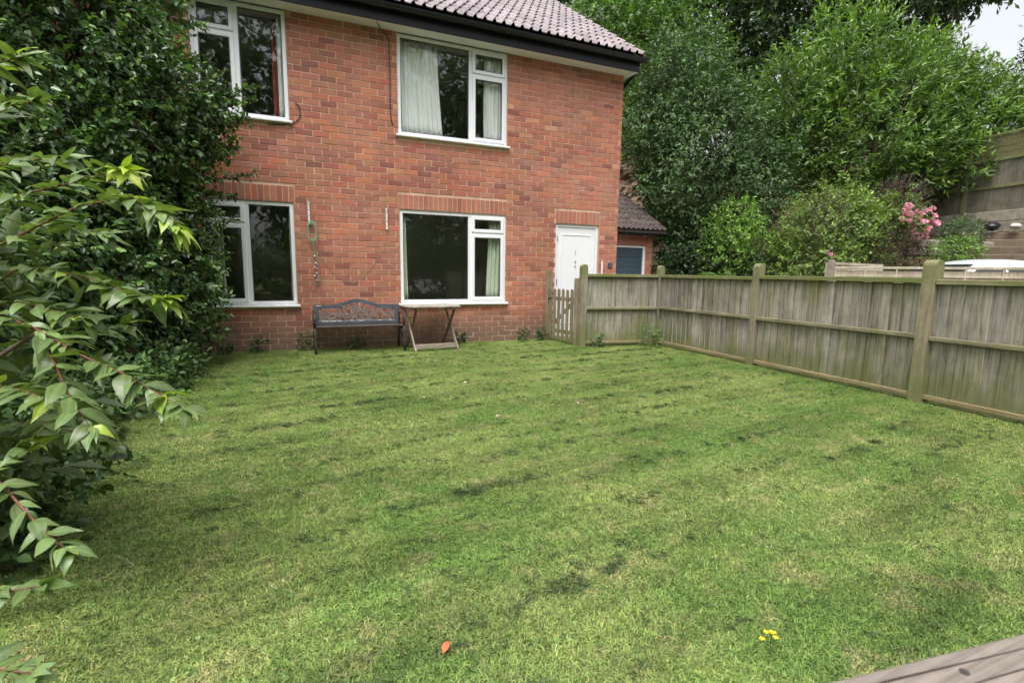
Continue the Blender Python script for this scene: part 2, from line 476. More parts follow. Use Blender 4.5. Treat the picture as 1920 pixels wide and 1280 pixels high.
brick_var = []
for t in range(len(BR_T)):
    for q in range(2):
        V, F = brick_geo(LEN - 0.0105, COURSE - 0.0105, 0.035, 0.0014)
        tt = tuple(c * random.uniform(0.94, 1.06) for c in BR_T[t])
        brick_var.append(MB().add(V, F, tt).mesh('brick', MAT['brick']))

def clip_spans(x0, x1, z, blocks, gap=0.004):
    spans = [(x0, x1)]
    for (a, b_, c, d) in blocks:
        if c - 0.02 < z < d + 0.012:
            ns = []
            for (s, e) in spans:
                if e <= a or s >= b_: ns.append((s, e)); continue
                if s < a - gap: ns.append((s, a - gap))
                if e > b_ + gap: ns.append((b_ + gap, e))
            spans = ns
    return spans

mass = MB(); singles = []
row0 = 2.953 + 0.0
kmin = int(math.floor((0.04 - row0) / COURSE)); kmax = int((HZ - 0.03 - row0) / COURSE)
blocks = list(OPEN.values()) + SOLD
for k in range(kmin, kmax + 1):
    z = row0 + k * COURSE
    off = 0.032 + (LEN / 2 if (k + 5) % 2 else 0)
    n0 = int((HX0 - off) / LEN) - 1
    for n in range(n0, n0 + 52):
        a, b_ = off + n * LEN + 0.005, off + (n + 1) * LEN - 0.005
        a = max(a, HX0); b_ = min(b_, HX1)
        if b_ - a < 0.03: continue
        for (s, e) in clip_spans(a, b_, z, blocks):
            if e - s < 0.022: continue
            jx, jz, jy = random.uniform(-.002, .002), random.uniform(-.0018, .0018), random.uniform(-.0015, .002)
            full = e - s > LEN - 0.012
            t = int(rng.choice(len(BR_T), p=BR_W))
            if not full and e - s < 0.13 and random.random() < 0.5: t = random.choice((4, 6, 12))
            d = (Vector(((s + e) / 2, 0, z)) - CAM).length
            if full and -0.05 < (s + e) / 2 < 3.7 and z > 0.1: singles.append((d, (s + e) / 2 + jx, jy, z + jz, t))
            else:
                V, F = brick_geo(e - s, COURSE - 0.0105, 0.035, 0.0014)
                tt = tuple(c * random.uniform(0.94, 1.06) for c in BR_T[t])
                mass.add(V, F, tt, Matrix.Translation(((s + e) / 2 + jx, jy, z + jz)))
singles.sort(key=lambda q: q[0])
for i, (d, x, y, z, t) in enumerate(singles):
    if i < 285:
        link('brick', brick_var[t * 2 + (i % 2)], wall, (x, y, z))
    else:
        V, F = brick_geo(LEN - 0.0105, COURSE - 0.0105, 0.035, 0.0014)
        mass.add(V, F, tuple(c * random.uniform(0.94, 1.06) for c in BR_T[t]), Matrix.Translation((x, y, z)))
tag(mass.build('brickwork', MAT['brick'], wall, fix=False), kind='stuff')
# soldier courses over the openings
for (a, b_, c, d) in SOLD:
    n = round((b_ - a) / 0.0785)
    w = (b_ - a) / n
    for i in range(n):
        V, F = brick_geo(w - 0.010, d - c - 0.008, 0.035, 0.0014)
        t = random.choice((1, 2, 4, 7, 10, 11, 2, 8, 13))
        o = link('soldier_brick', MB().add(V, F, tuple(k * random.uniform(0.95, 1.08) for k in BR_T[t])).mesh('soldier_brick', MAT['brick']), wall,
                 (a + (i + 0.5) * w, random.uniform(-.001, .002), (c + d) / 2))
# gable-end wall and back, plain mortar bodies with toothed bricks seen on the corner only
sidem = MB(); sidem.box(HX1 - 0.26, HX1 - 0.009, 0.262, HY1, -0.3, HZ + 0.2); sidem.box(HX0, HX0 + 0.25, 0.262, HY1, -0.3, HZ + 0.2)
sidem.box(HX0 + 0.26, HX1 - 0.27, HY1 - 0.25, HY1, -0.3, HZ + 0.2)
side = sidem.build('side_wall', MAT['mortar'], house)
sm = MB()
for k in range(kmin, kmax + 1):
    z = row0 + k * COURSE
    y = 0.036 + (0.1125 if k % 2 else 0)
    while y < HY1 - 0.2:
        V, F = brick_geo(LEN - 0.0105, COURSE - 0.0105, 0.03, 0.0014)
        sm.add(V, F, BR_T[int(rng.choice(len(BR_T), p=BR_W))], Matrix.Translation((HX1, y + LEN / 2, z)) @ Matrix.Rotation(PI / 2, 4, 'Z'))
        y += LEN
tag(sm.build('side_brickwork', MAT['brick'], side, fix=False), kind='stuff')

# rooms behind the windows (seen through the glass)
rm = MB()
for (a, b_, c, d) in ((-2.6, 0.65, 0.05, 2.42), (0.8, 3.85, 0.05, 2.42), (-2.6, 0.65, 2.60, 4.9), (0.8, 3.85, 2.60, 4.9)):
    y0, y1 = 0.262, 3.4
    V = [(a, y0, c), (b_, y0, c), (b_, y1, c), (a, y1, c), (a, y0, d), (b_, y0, d), (b_, y1, d), (a, y1, d)]
    rm.add(V, [(0, 1, 2, 3), (4, 7, 6, 5), (1, 5, 6, 2), (2, 6, 7, 3), (3, 7, 4, 0)])
rm.build('room', MAT['room'], house, fix=False)

def window(name, x0, x1, z0, z1, mull, side, trans, label):
    yo, yi = 0.022, 0.085
    f = MB(); fw_ = 0.052
    f.box(x0 + .003, x0 + fw_, yo, yi, z0 + .003, z1 - .003, c=.004); f.box(x1 - fw_, x1 - .003, yo, yi, z0 + .003, z1 - .003, c=.004)
    f.box(x0 + fw_, x1 - fw_, yo + .001, yi, z0 + .003, z0 + fw_, c=.004); f.box(x0 + fw_, x1 - fw_, yo + .001, yi, z1 - fw_, z1 - .003, c=.004)
    f.box(mull - .032, mull + .032, yo + .002, yi, z0 + fw_, z1 - fw_, c=.004)
    cx0, cx1 = (x0 + fw_, mull - .032) if side < 0 else (mull + .032, x1 - fw_)
    fx0, fx1 = (mull + .032, x1 - fw_) if side < 0 else (x0 + fw_, mull - .032)
    f.box(cx0, cx1, yo + .003, yi, trans - .026, trans + .026, c=.004)
    w = f.build('window', MAT['upvc'], house); w['label'] = label
    # fixed light
    p = MB().box(fx0 - .004, fx1 + .004, 0.055, 0.061, z0 + fw_ - .004, z1 - fw_ + .004).build('pane', MAT['glass'], w)
    bd = MB()
    def beads(bm, a, b_, c, d, y):
        t = .011
        bm.box(a, a + t, y, y + .018, c, d); bm.box(b_ - t, b_, y, y + .018, c, d); bm.box(a + t, b_ - t, y, y + .018, c, c + t); bm.box(a + t, b_ - t, y, y + .018, d - t, d)
    beads(bd, fx0, fx1, z0 + fw_, z1 - fw_, 0.036)
    bd.build('glazing_bead', MAT['seal'], w)
    for (c, d) in ((z0 + fw_, trans - .026), (trans + .026, z1 - fw_)):
        s = MB(); t = .05; e = .006
        a, b_ = cx0 - .010, cx1 + .010; c2, d2 = c - .010, d + .010
        s.box(a, a + t, e, 0.05, c2, d2, c=.005); s.box(b_ - t, b_, e, 0.05, c2, d2, c=.005)
        s.box(a + t, b_ - t, e + .001, 0.05, c2, c2 + t, c=.005); s.box(a + t, b_ - t, e + .001, 0.05, d2 - t, d2, c=.005)
        so = s.build('sash', MAT['upvc'], w)
        MB().box(a + t - .004, b_ - t + .004, 0.034, 0.040, c2 + t - .004, d2 - t + .004).build('pane', MAT['glass'], w)
        bd = MB(); beads(bd, a + t, b_ - t, c2 + t, d2 - t, 0.016); bd.build('glazing_bead', MAT['seal'], w)
    MB().box(x0 - .035, x1 + .035, -0.055, 0.02, z0 - .028, z0 + .002, c=.006).build('sill', MAT['upvc'], w)
    rv = MB(); t = .002                                       # thin plaster lining of the reveal inside
    rv.box(x0, x0 + t, yi + .002, .30, z0, z1); rv.box(x1 - t, x1, yi + .002, .30, z0, z1)
    rv.box(x0 - .02, x1 + .02, yi + .016, .36, z0 + .002, z0 + .018)
    rv.build('inner_reveal', MAT['upvc'], w)
    return w
window('UR', *OPEN['UR'][:2], 3.155, HZ - .004, 2.575, 1, 4.18, 'window under the eaves with long white curtain')
window('UL', *OPEN['UL'][:2], 3.155, HZ - .004, -0.632, -1, 4.18, 'upstairs window half covered by the dark bush')
window('LR', *OPEN['LR'][:2], 0.655, 2.078, 2.57, 1, 1.77, 'ground floor window above the folding table')
window('LL', *OPEN['LL'][:2], 0.655, 2.078, -0.627, -1, 1.77, 'ground floor window beside the dark bush')

# white front door
dfm = MB()
dx0, dx1, dz1 = 4.113, 4.977, 1.997
dfm.box(dx0, dx0 + .05, .03, .10, 0, dz1, c=.004); dfm.box(dx1 - .05, dx1, .03, .10, 0, dz1, c=.004); dfm.box(dx0 + .05, dx1 - .05, .031, .10, dz1 - .05, dz1, c=.004)
door = MB()
door.box(dx0 + .052, dx1 - .052, .046, .09, .02, dz1 - .052, c=.004)
do = door.build('door', MAT['door'], house)
do['label'] = 'plain white front door'
dfm.build('door_frame', MAT['upvc'], do)
pm = MB(); a, b_, c, d = dx0 + .13, dx1 - .13, .25, dz1 - .17
for (u0, u1, w0, w1) in ((a, b_, d - .018, d), (a, b_, c, c + .018), (a, a + .018, c + .018, d - .018), (b_ - .018, b_, c + .018, d - .018)):
    pm.box(u0, u1, .038, .048, w0, w1, c=.004)
pm.build('panel_moulding', MAT['door'], do)
hm_ = MB(); hm_.tube([(4.53, .045, 1.36), (4.53, .025, 1.36)], .013, 10); hm_.tube([(4.53, .045, 1.28), (4.53, .03, 1.28)], .012, 8); hm_.box(4.526, 4.533, .040, .046, 1.48, 1.56)
hm_.build('door_knob', MAT['metal'], do)
hg = MB(); hg.box(4.15, 4.165, .022, .03, .95, 1.05); hg.box(4.15, 4.165, .022, .03, 1.7, 1.8); hg.build('hinge', MAT['metal'], do)
MB().box(4.09, 5.0, -.10, .045, -.05, .06, c=.01).build('door_step', simple('concrete_step', (.33, .31, .28), .9, .2, .2, 8, .3), house)
MB().tube([(5.055, -.018, 0.0), (5.055, -.018, 1.38)], .016, 10).build('pipe', MAT['white_pipe'], house)

# eaves
EY = -0.26
MB().box(HX0 - .2, HX1 + .10, EY + .002, 0.10, HZ + .0, HZ + .012).build('soffit', MAT['soffit'], house)
MB().box(HX0 - .2, HX1 + .12, EY - .022, EY, HZ - .02, HZ + .20, c=.004).build('fascia', MAT['fascia'], house)
MB().box(HX1 + .002, HX1 + .115, EY + .002, HY1 * .5, HZ - .014, HZ - .002).build('soffit_end', MAT['soffit'], house)
g = MB()                                                      # half-round gutter
pts = []
for i in range(9):
    t = PI * i / 8
    pts.append((-math.cos(t) * .062, -math.sin(t) * .062))
inner = [(x * .9, z * .9 + .001) for x, z in pts][::-1]
gy, gz = EY - .09, HZ + .175
g.prism([(gy + x, gz + z) for x, z in pts + inner], HX0 - .2, HX1 + .19, axis='x')
gut = g.build('gutter', MAT['black'], house, smooth=False)
for x in np.arange(-4.6, 5.4, 0.95):
    b_ = MB(); b_.prism([(gy + x_ * 1.12, gz + z_ * 1.12 - .001) for x_, z_ in pts] + [(gy + .08, gz + .02), (gy + .068, gz), (gy - .068, gz)][1:], x - .018, x + .018, axis='x')
    b_.build('gutter_bracket', MAT['black'], gut)
ge = MB(); ge.prism([(gy + x, gz + z) for x, z in pts], HX1 + .19, HX1 + .197, axis='x'); ge.build('gutter_end', MAT['black'], gut)
MB().tube([(HX1 + .13, EY + .05, HZ + .02), (HX1 + .135, EY + .25, HZ - .03), (HX1 + .10, .22, HZ - .16), (HX1 + .06, .35, HZ - .3), (HX1 + .06, .36, .1)], .034, 10).build('downpipe', MAT['black'], gut, smooth=True)

# roof: deck, then interlocking double-roll tiles
PT = math.radians(34.7); CP, SP = math.cos(PT), math.sin(PT)
RY0, RZ0 = EY - .075, HZ + .232
GA, CV = 0.345, 0.30
NR = 15
rl = GA * NR
ydeck = lambda s, n: (RY0 + s * CP - n * SP, RZ0 + s * SP + n * CP)
dk = MB(); p0 = ydeck(.06, -.05); p1 = ydeck(rl, -.05); p2 = ydeck(rl, -.10); p3 = ydeck(.06, -.10)
dk.prism([p0, p1, p2, p3], HX0 - .2, HX1 + .16, axis='x')
ry, rz_ = p1
dk.prism([(2 * ry - p[0], p[1]) for p in (p0, p1, p2, p3)], HX0 - .2, HX1 + .16, axis='x')
roof = dk.build('roof', simple('roof_underlay', (.03, .028, .028), .9, .1), house)
tm = NB('brown_concrete_tile')
tc = tm.mix((0.20, 0.15, 0.155), (0.31, 0.25, 0.26), tm.ramp(tm.noise(7, 5, .7), [(.35, 0), (.65, 1)]))
tc = tm.mix(tc, tm.tint(), 1.0, 'MULTIPLY')
tm.bsdf(tc, 0.30, 1.0, tm.bump(tm.noise(120, 3), .25, .003))
def tile_geo(tint):
    prof = []
    for r in range(2):
        for u, h in ((0, .006), (.015, .002), (.085, .0), (.093, .006), (.102, .024), (.117, .037), (.131, .037), (.143, .022)):
            prof.append((r * .15 + u, h))
    prof.append((.30, .006))
    n = len(prof); V = []; T = []
    for (s, lift) in ((0.0, .026), (.42, .002)):
        for (u, h) in prof: V.append((u, s, h + lift))
    for (u, h) in prof: V.append((u, 0.0, h + lift_under))
    F = [(i, i + 1, n + i + 1, n + i) for i in range(n - 1)] + [(2 * n + i, 2 * n + i + 1, i + 1, i) for i in range(n - 1) if prof[i][1] + prof[i + 1][1] < .012]
    return MB().add(V, F, tint).mesh('roof_tile', tm.m)
lift_under = 0.012
tile_var = [tile_geo((k * random.uniform(.92, 1.05), k, k * random.uniform(.95, 1.05))) for k in (0.8, .9, .96, 1.0, 1.05, 1.12, 1.2)]
rot = Matrix.Rotation(PT, 4, 'X')
tiles = []
nx = int((HX1 + .17 - (HX0 - .2)) / CV)
for r in range(NR):
    for c in range(nx + 1):
        x = HX1 + .175 - (c + 1) * CV
        y, z = ydeck(r * GA, 0)
        tiles.append(((Vector((x, y, z)) - CAM).length + (100 if x < 0.4 else 0), x, y, z, random.randrange(7)))
tiles.sort(key=lambda q: q[0])
rest = MB()
for i, (d, x, y, z, t) in enumerate(tiles):
    if i < 290: link('roof_tile', tile_var[t], roof, (x, y, z), (PT, 0, 0))
    else:
        me = tile_var[t]; M_ = Matrix.Translation((x, y, z)) @ rot
        rest.add([v.co for v in me.vertices], [tuple(p.vertices) for p in me.polygons], tuple(me.color_attributes['tint'].data[0].color[:3]), M_)
tag(rest.build('far_tiles', tm.m, roof, fix=False), kind='stuff')
vg = MB()                                                     # mortared verge and barge board
for r in range(NR):
    a = ydeck(r * GA, -.012); b_ = ydeck((r + 1) * GA - .004, -.02)
    vg.bar((HX1 + .172, a[0], a[1]), (HX1 + .172, b_[0], b_[1]), .03, .05, (1, 1, 1))
vg.build('verge', simple('verge_mortar', (.36, .22, .17), .9, .2, .2, 8), roof)
bb = MB(); a = ydeck(0.02, -.14); b_ = ydeck(rl, -.14); bb.bar((HX1 + .145, a[0], a[1]), (HX1 + .145, b_[0], b_[1]), .02, .16); bb.build('barge_board', MAT['fascia'], roof)
rd = MB(); rd.tube([(HX0 - .2, ry, rz_ + .05), (HX1 + .18, ry, rz_ + .05)], .11, 10); rd.build('ridge_tiles', tm.m, roof)
gab = MB(); gab.prism([(.02, HZ + .2), (2 * ry - .02, HZ + .2), (ry, rz_ - .12)], HX1 - .2, HX1 - .002, axis='x'); gab.build('gable_wall', MAT['brick'], house)
# thin cables on the wall
MB().tube([(1.13, -.2, HZ - .004), (1.22, -.03, HZ - .03), (1.33, -.006, HZ - .12), (1.335, -.006, 3.9), (1.33, -.007, 3.5), (1.345, -.007, 3.32), (1.37, -.01, 3.28)], .006, 6).build('cable', MAT['black'], house)
MB().tube([(0.05, -.006, 3.42), (0.10, -.008, 3.36), (0.11, -.008, 3.24), (0.05, -.008, 3.16), (-.12, -.008, 3.10), (-.3, -.008, 3.09)], .005, 6).build('cable', MAT['black'], house)

# ------------------------------------------------------------------ curtains
def curtain(x0, x1, z0, z1, y, folds, mat, label, flare=0.0, amp=.035):
    n = int(folds * 10); V = []; F = []
    for k in range(9):
        t = k / 8
        for i in range(n + 1):
            u = i / n
            x = x0 + (x1 - x0) * u + flare * (t ** 1.5) * (u if flare > 0 else (1 - u))
            V.append((x, y + amp * (.5 + .5 * t) * math.sin(u * folds * 2 * PI + .7 * math.sin(3 * t + u * 4)) + .012 * math.sin(u * 23 + t * 3), z1 + (z0 - z1) * t))
    for k in range(8):
        for i in range(n):
            a = k * (n + 1) + i; F.append((a, a + 1, a + n + 2, a + n + 1))
    o = MB().add(V, F).build('curtain', mat, None, smooth=True, fix=False)
    s = o.modifiers.new('thickness', 'SOLIDIFY'); s.thickness = .003
    return tag(o, label, 'curtain', 'curtains behind the windows')
curtain(1.47, 2.06, 3.18, 4.50, .128, 9, MAT['curtain'], 'broad white curtain drawn across the left of the window under the eaves', .10, .022)
curtain(2.83, 3.17, 3.18, 4.50, .128, 6, MAT['curtain'], 'white curtain at the right side of the window under the eaves', 0, .022)
curtain(1.46, 1.55, .68, 2.02, .125, 2, MAT['greencurtain'], 'thin pale green curtain at the left edge of the window above the table', .03, .02)
curtain(2.93, 3.17, .68, 2.02, .128, 4, MAT['greencurtain'], 'pale green curtain in the opening sash above the table', -.05, .022)
curtain(-.15, -.06, 3.18, 4.5, .125, 2, MAT['curtain'], 'narrow pale curtain edge in the upstairs window by the bush', 0, .02)
curtain(-.22, -.155, 3.18, 4.5, .20, 2, MAT['redcurtain'], 'narrow red curtain in the upstairs window by the bush', 0, .02)
curtain(-1.12, -.93, .68, 2.02, .125, 3, MAT['greencurtain'], 'pale curtain at the left of the ground floor window by the bush', 0, .025)
curtain(-.10, -.055, .68, 2.02, .125, 1, MAT['greencurtain'], 'thin curtain edge at the right of the window by the bush', 0, .015)

# ------------------------------------------------------------------ house number, wall strips, hanging cord
pl = empty('number_plaque', (5.235, -.006, 1.30), 'small dark slate house number plaque beside the door', 'plaque')
MB().box(-.045, .045, -.006, .008, -.048, .048, c=.003).build('plate', MAT['slate'], pl)
dg_ = MB(); np_ = [(-.012, .018), (.002, .03), (.002, -.03)]
for p_, q_ in zip(np_[:-1], np_[1:]): dg_.bar((p_[0], -.008, p_[1]), (q_[0], -.008, q_[1]), .003, .008, upv=(.3, 0, 1))
dg_.build('number', MAT['letter'], pl)
def strip(x, z0, z1, label):
    r = empty('wall_hook_strip', (x, -.001, (z0 + z1) / 2), label, 'hook strip', 'flaking white strips screwed to the wall')
    h = (z1 - z0) / 2
    MB().box(-.018, .018, -.020, .0, -h, h, c=.003).build('backing', simple('flaking_strip_wood', (.36, .30, .26), .8, .2, .4, 30), r)
    m = MB(); z = -h + .008
    while z < h - .02:
        l = random.uniform(.025, .07); m.box(-.012, .013, -.0235, -.0195, z, min(z + l, h - .006), c=.001); z += l + random.uniform(.003, .014)
    m.build('paint_flakes', MAT['chip'], r)
    MB().tube([(0, -.02, h - .03), (0, -.05, h - .04), (0, -.06, h - .02)], .004, 6).build('hook', MAT['metal'], r)
strip(.165, 1.78, 2.11, 'flaking white strip on the brick wall holding a green cord')
strip(1.245, 1.76, 2.08, 'bare flaking white strip on the brick wall near the table window')
wc = empty('hanging_cord', (.17, -.03, 1.8), 'green cord loop with small shell ornaments hanging on the brick wall', 'cord')
m = MB()
for ph in (0, .6, 1.3):
    pts_ = []
    for i in range(17):
        t = 2 * PI * i / 16
        pts_.append((.03 + .055 * math.sin(t) + .008 * math.sin(3 * t + ph), -.012 - .008 * ph, -.09 + .13 * math.cos(t) - .02 * ph))
    m.tube(pts_, .0055, 5)
m.build('loop', MAT['cord'], wc)
m = MB(); m.tube([(.03, -.02, -.2), (.045, -.02, -.4), (.05, -.02, -.62), (.06, -.02, -.85)], .004, 5); m.tube([(.03, -.02, -.2), (.09, -.02, -.5), (.10, -.02, -.8)], .003, 5); m.tube([(.06, -.02, -.75), (.13, -.02, -.8), (.16, -.02, -.9)], .003, 5)
m.build('strand', MAT['cord'], wc)
for k, z in enumerate((-.46, -.56, -.62, -.70, -.74, -.80)):
    m = MB(); m.tube([(.04 + .02 * (k % 2), -.03, z + .022), (.045 + .02 * (k % 2), -.04, z), (.04 + .025 * (k % 2), -.03, z - .022)], [.008, .024, .006], 7)
    m.build('ornament', simple('shell_ornament', random.choice([(.33, .27, .29), (.18, .18, .21), (.36, .33, .31)]), .4, .5, .2, 30), wc, smooth=True)
st = MB()
st.tube([(.20, -.012, 1.52), (.38, -.010, 1.22), (.52, -.010, 1.06), (.62, -.010, 1.0), (.75, -.008, .97), (.85, -.008, 1.02), (.98, -.01, 1.18), (1.10, -.01, 1.33), (1.2, -.012, 1.5), (1.245, -.02, 1.77)], .0025, 5)
tag(st.build('slack_string', MAT['string']), 'thin slack tan string sagging across the brick wall between the strips', 'string')

# ------------------------------------------------------------------ bench
bn = empty('garden_bench', (.775, -.33, 0), 'slate blue garden bench with brown leaf lattice back against the wall', 'bench')
BW = .60
def arch(u):                                                  # top of the backrest
    e = max(0, 1 - abs(u) / .62)
    return .60 + .085 * (e * e * (3 - 2 * e))
BY = .20
nn = 28
topm = MB(); P_ = []
for i in range(nn + 1):
    u = -1 + 2 * i / nn; P_.append((u * BW, arch(u)))
poly = [(x, z + .055) for x, z in P_] + [(x, z) for x, z in P_][::-1]
V = []; F = []
for i, (x, z) in enumerate(P_):
    for (dy, dz) in ((-.018, 0), (-.018, .055), (.018, .055), (.018, 0)): V.append((x, BY + dy, z + dz))
for i in range(nn):
    for k in range(4): F.append((i * 4 + k, i * 4 + (k + 1) % 4, (i + 1) * 4 + (k + 1) % 4, (i + 1) * 4 + k))
F += [(0, 3, 2, 1), (nn * 4, nn * 4 + 1, nn * 4 + 2, nn * 4 + 3)]
topm.add(V, F)
topm.box(-BW, BW, BY - .019, BY + .019, .375, .425, c=.005)
topm.box(-BW, -BW + .06, BY - .0185, BY + .0185, .425, .60, c=.004); topm.box(BW - .06, BW, BY - .0185, BY + .0185, .425, .60, c=.004)
bk = topm.build('backrest', MAT['benchblue'], bn)
chp = MB()
for (x, w) in ((-.50, .06), (-.44, .03), (-.40, .10), (-.28, .05), (-.1, .04), (.02, .07), (.3, .05), (.46, .03)): chp.box(x, x + w, BY - .0208, BY - .0185, .417, .4265)
chp.box(-.57, -.50, BY - .0205, BY - .0175, .638, .646); chp.build('worn_paint', MAT['chip'], bk)
lat = MB()                                                    # cast leaves and stems with real gaps
rl_ = random.Random(5)
def leafpoly(cx, cz, ang, L, W):
    pts_ = [(0, 0), (.25 * L, .42 * W), (.55 * L, .5 * W), (.8 * L, .3 * W), (L, 0), (.8 * L, -.3 * W), (.55 * L, -.5 * W), (.25 * L, -.42 * W)]
    c, s = math.cos(ang), math.sin(ang)
    return [(cx + x * c - z * s, cz + x * s + z * c) for x, z in pts_]
k = 0
for i in range(15):
    for j in range(5):
        cx = -.53 + i * .0745 + rl_.uniform(-.02, .02); cz = .435 + j * .052 + rl_.uniform(-.015, .015)
        lim = arch(cx / BW) - .012
        if cz > lim: continue
        a0 = rl_.uniform(0, 2 * PI)
        for q in range(3):
            pp = leafpoly(cx, cz, a0 + q * 2 * PI / 3 + rl_.uniform(-.4, .4), rl_.uniform(.045, .064), rl_.uniform(.020, .028))
            pp = [(max(-.545, min(.545, x)), max(.423, min(arch(x / BW) + .004, z))) for x, z in pp]
            k += 1
            lat.prism(pp, BY - .008 + .0006 * (k % 11), BY + .006, axis='y')
        lat.bar((cx, BY, cz), (cx + rl_.uniform(-.09, .09), BY + .001, max(.428, min(lim, cz + rl_.uniform(-.06, .06)))), .012, .013)
lat.build('lattice', MAT['lattice'], bk, fix=True)
for i in range(5):
    MB().box(-BW + .01, BW - .01, -.24 + i * .085, -.24 + i * .085 + .068, .365 - .004 * i, .390 - .004 * i, c=.005).build('seat_slat', MAT['iron'], bn)
for sx in (-1, 1):
    x = sx * (BW + .005)
    m = MB(); m.tube([(x, -.235, -.01), (x, -.225, .15), (x, -.20, .26), (x, -.21, .36)], [.02, .016, .016, .018], 8)
    m.build('leg', MAT['iron'], bn, smooth=True)
    m = MB(); m.tube([(x, .26, -.01), (x, .235, .2), (x, .215, .38), (x, .225, .62)], [.02, .017, .017, .014], 8); m.build('leg', MAT['iron'], bn, smooth=True)
    m = MB(); m.tube([(x, -.22, .35), (x, 0, .33), (x, .215, .35)], .016, 8); m.tube([(x, -.20, .37), (x, -.235, .46), (x, -.21, .53), (x, -.10, .545), (x, .1, .535), (x, .22, .56)], .015, 8)
    m.tube([(x, -.16, .27), (x, -.10, .20), (x, 0, .23), (x, .1, .3)], .009, 6); m.build('armrest', MAT['iron'], bn, smooth=True)

# ------------------------------------------------------------------ folding table
tb = empty('folding_table', (1.80, -.42, 0), 'weathered wooden folding table with crossed legs beside the bench', 'table')
W_, D_ = .42, .30
ZT = .655
for i in range(8):
    y0 = -D_ + i * .0755
    x_in = .06 if i in (0, 7) else (.02 if i in (1, 6) else 0)
    MB().box(-W_ + x_in, W_ - x_in, y0, y0 + .068, ZT - .022, ZT + random.uniform(-.002, .002), (random.uniform(.85, 1.1),) * 3, c=.004).build('top_slat', MAT['tablewood'], tb)
MB().box(-.30, -.25, -D_ + .02, D_ - .02, ZT - .05, ZT - .0225).build('top_batten', MAT['gate'], tb)
MB().box(.25, .30, -D_ + .02, D_ - .02, ZT - .05, ZT - .0225).build('top_batten', MAT['gate'], tb)
for sx, mat in ((-1, MAT['tablewood']), (1, MAT['tablewood'])):
    x = sx * .325
    MB().bar((x, -.30, 0), (x - sx * .0, .24, ZT - .05), .022, .045, (.85, .8, .78), c=.003).build('leg', mat, tb)
    x2 = sx * .29
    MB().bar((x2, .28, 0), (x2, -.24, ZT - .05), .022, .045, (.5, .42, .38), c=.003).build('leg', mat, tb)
MB().box(-.313, .313, -.272, -.250, .035, .105, (.95, .9, .86), c=.003).build('stretcher', MAT['tablewood'], tb)
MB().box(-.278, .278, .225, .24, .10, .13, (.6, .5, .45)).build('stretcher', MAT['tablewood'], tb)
tb.rotation_euler = (0, 0, math.radians(5))

# ------------------------------------------------------------------ garden fence
FANG = -0.02
FX, FY = 5.416, -1.20
def fpt(t): return (FX + t * math.sin(FANG), FY - t * math.cos(FANG))
fence = empty('garden_fence', (FX, FY, 0), 'low weathered board fence with mossy round topped posts beside the lawn', 'fence')
def rel(p): return (p[0] - FX, p[1] - FY, p[2])
def post_mesh(w=.10, h=1.29, j=0):
    m = MB(); n = 8
    prof = [(-w / 2, -.1), (w / 2, -.1), (w / 2, h - .045)]
    for i in range(1, n): t = PI * i / n; prof.append((w / 2 * math.cos(t), h - .045 + .05 * math.sin(t)))
    prof.append((-w / 2, h - .045))
    m.prism(prof, -w / 2, w / 2, axis='y', tint=(1 + .08 * j, 1 + .06 * j, 1))
    return m.mesh('post', MAT['post'])
board_var = []
for v in range(9):
    k = random.uniform(.70, 1.2); w = .106
    m = MB()
    V = [(-w / 2, 0, 0), (w / 2, 0, 0), (w / 2, .008, 0), (-w / 2, .02, 0)]
    h = 1.03 + random.uniform(-.006, .006)
    V = [(x, y, z) for x, y, z in V] + [(x, y, h) for x, y, z in V]
    m.add(V, [(0, 3, 2, 1), (4, 5, 6, 7), (0, 1, 5, 4), (1, 2, 6, 5), (2, 3, 7, 6), (3, 0, 4, 7)], (k, k * random.uniform(.97, 1.03), k * random.uniform(.92, 1.04)))
    board_var.append(m.mesh('board', MAT['fence']))
def panel(p0, p1, ztop=1.15, zmid=.62, rail='rail'):
    """p0,p1 ends on the ground (between posts); the lawn is on the right-hand side walking p0 -> p1"""
    p0 = Vector((*p0, 0)); p1 = Vector((*p1, 0)); d = (p1 - p0); L = d.length; d.normalize()
    ang = math.atan2(d.y, d.x); nrm = Vector((d.y, -d.x, 0))    # towards the lawn
    n = round(L / .099); st_ = L / n
    for i in range(n):
        c = p0 + d * ((i + .5) * st_) + nrm * random.uniform(-.003, .002)
        o = link('board', random.choice(board_var), fence, rel((c.x, c.y, .085 + random.uniform(-.006, .006))), (random.uniform(-.004, .004), 0, ang + random.uniform(-.17, -.10)))
    R_ = MAT[rail]
    def R(z0, z1, y0, y1, name, mt):
        m = MB(); m.box(0, L, y0, y1, z0, z1, (random.uniform(.9, 1.1),) * 3, c=.004)
        o = m.build(name, mt, fence); o.location = rel(p0); o.rotation_euler = (0, random.uniform(-.002, .002), ang)
    # local +y is left of travel, the lawn is -y
    R(ztop - .045, ztop, -.045, .03, 'top_rail', R_)
    R(zmid - .018, zmid + .022, -.045, -.006, 'middle_rail', R_)
    R(.045, .085, -.030, .025, 'kick_board', MAT['kick'])
    R(zmid - .02, zmid + .02, .022, .05, 'back_rail', R_)
PW = .10
ts = [0, 1.93, 3.87, 5.80, 7.73, 9.66]
pvar = [post_mesh(j=v) for v in (-1, 0, 1)]
for i, t in enumerate(ts):
    x, y = fpt(t); wide = {0: .92, 2: 1.12}.get(i, 1.0)
    link('post', pvar[i % 3], fence, rel((x, y, 0)), (random.uniform(-.012, .012), random.uniform(-.012, .012), FANG), (wide, wide, 1.0 + .012 * (i % 3)))
for i in range(len(ts) - 1):
    panel(fpt(ts[i] + PW / 2), fpt(ts[i + 1] - PW / 2), 1.15 + (.012 if i == 1 else 0), .62 + (0.0 if i != 2 else -.01))
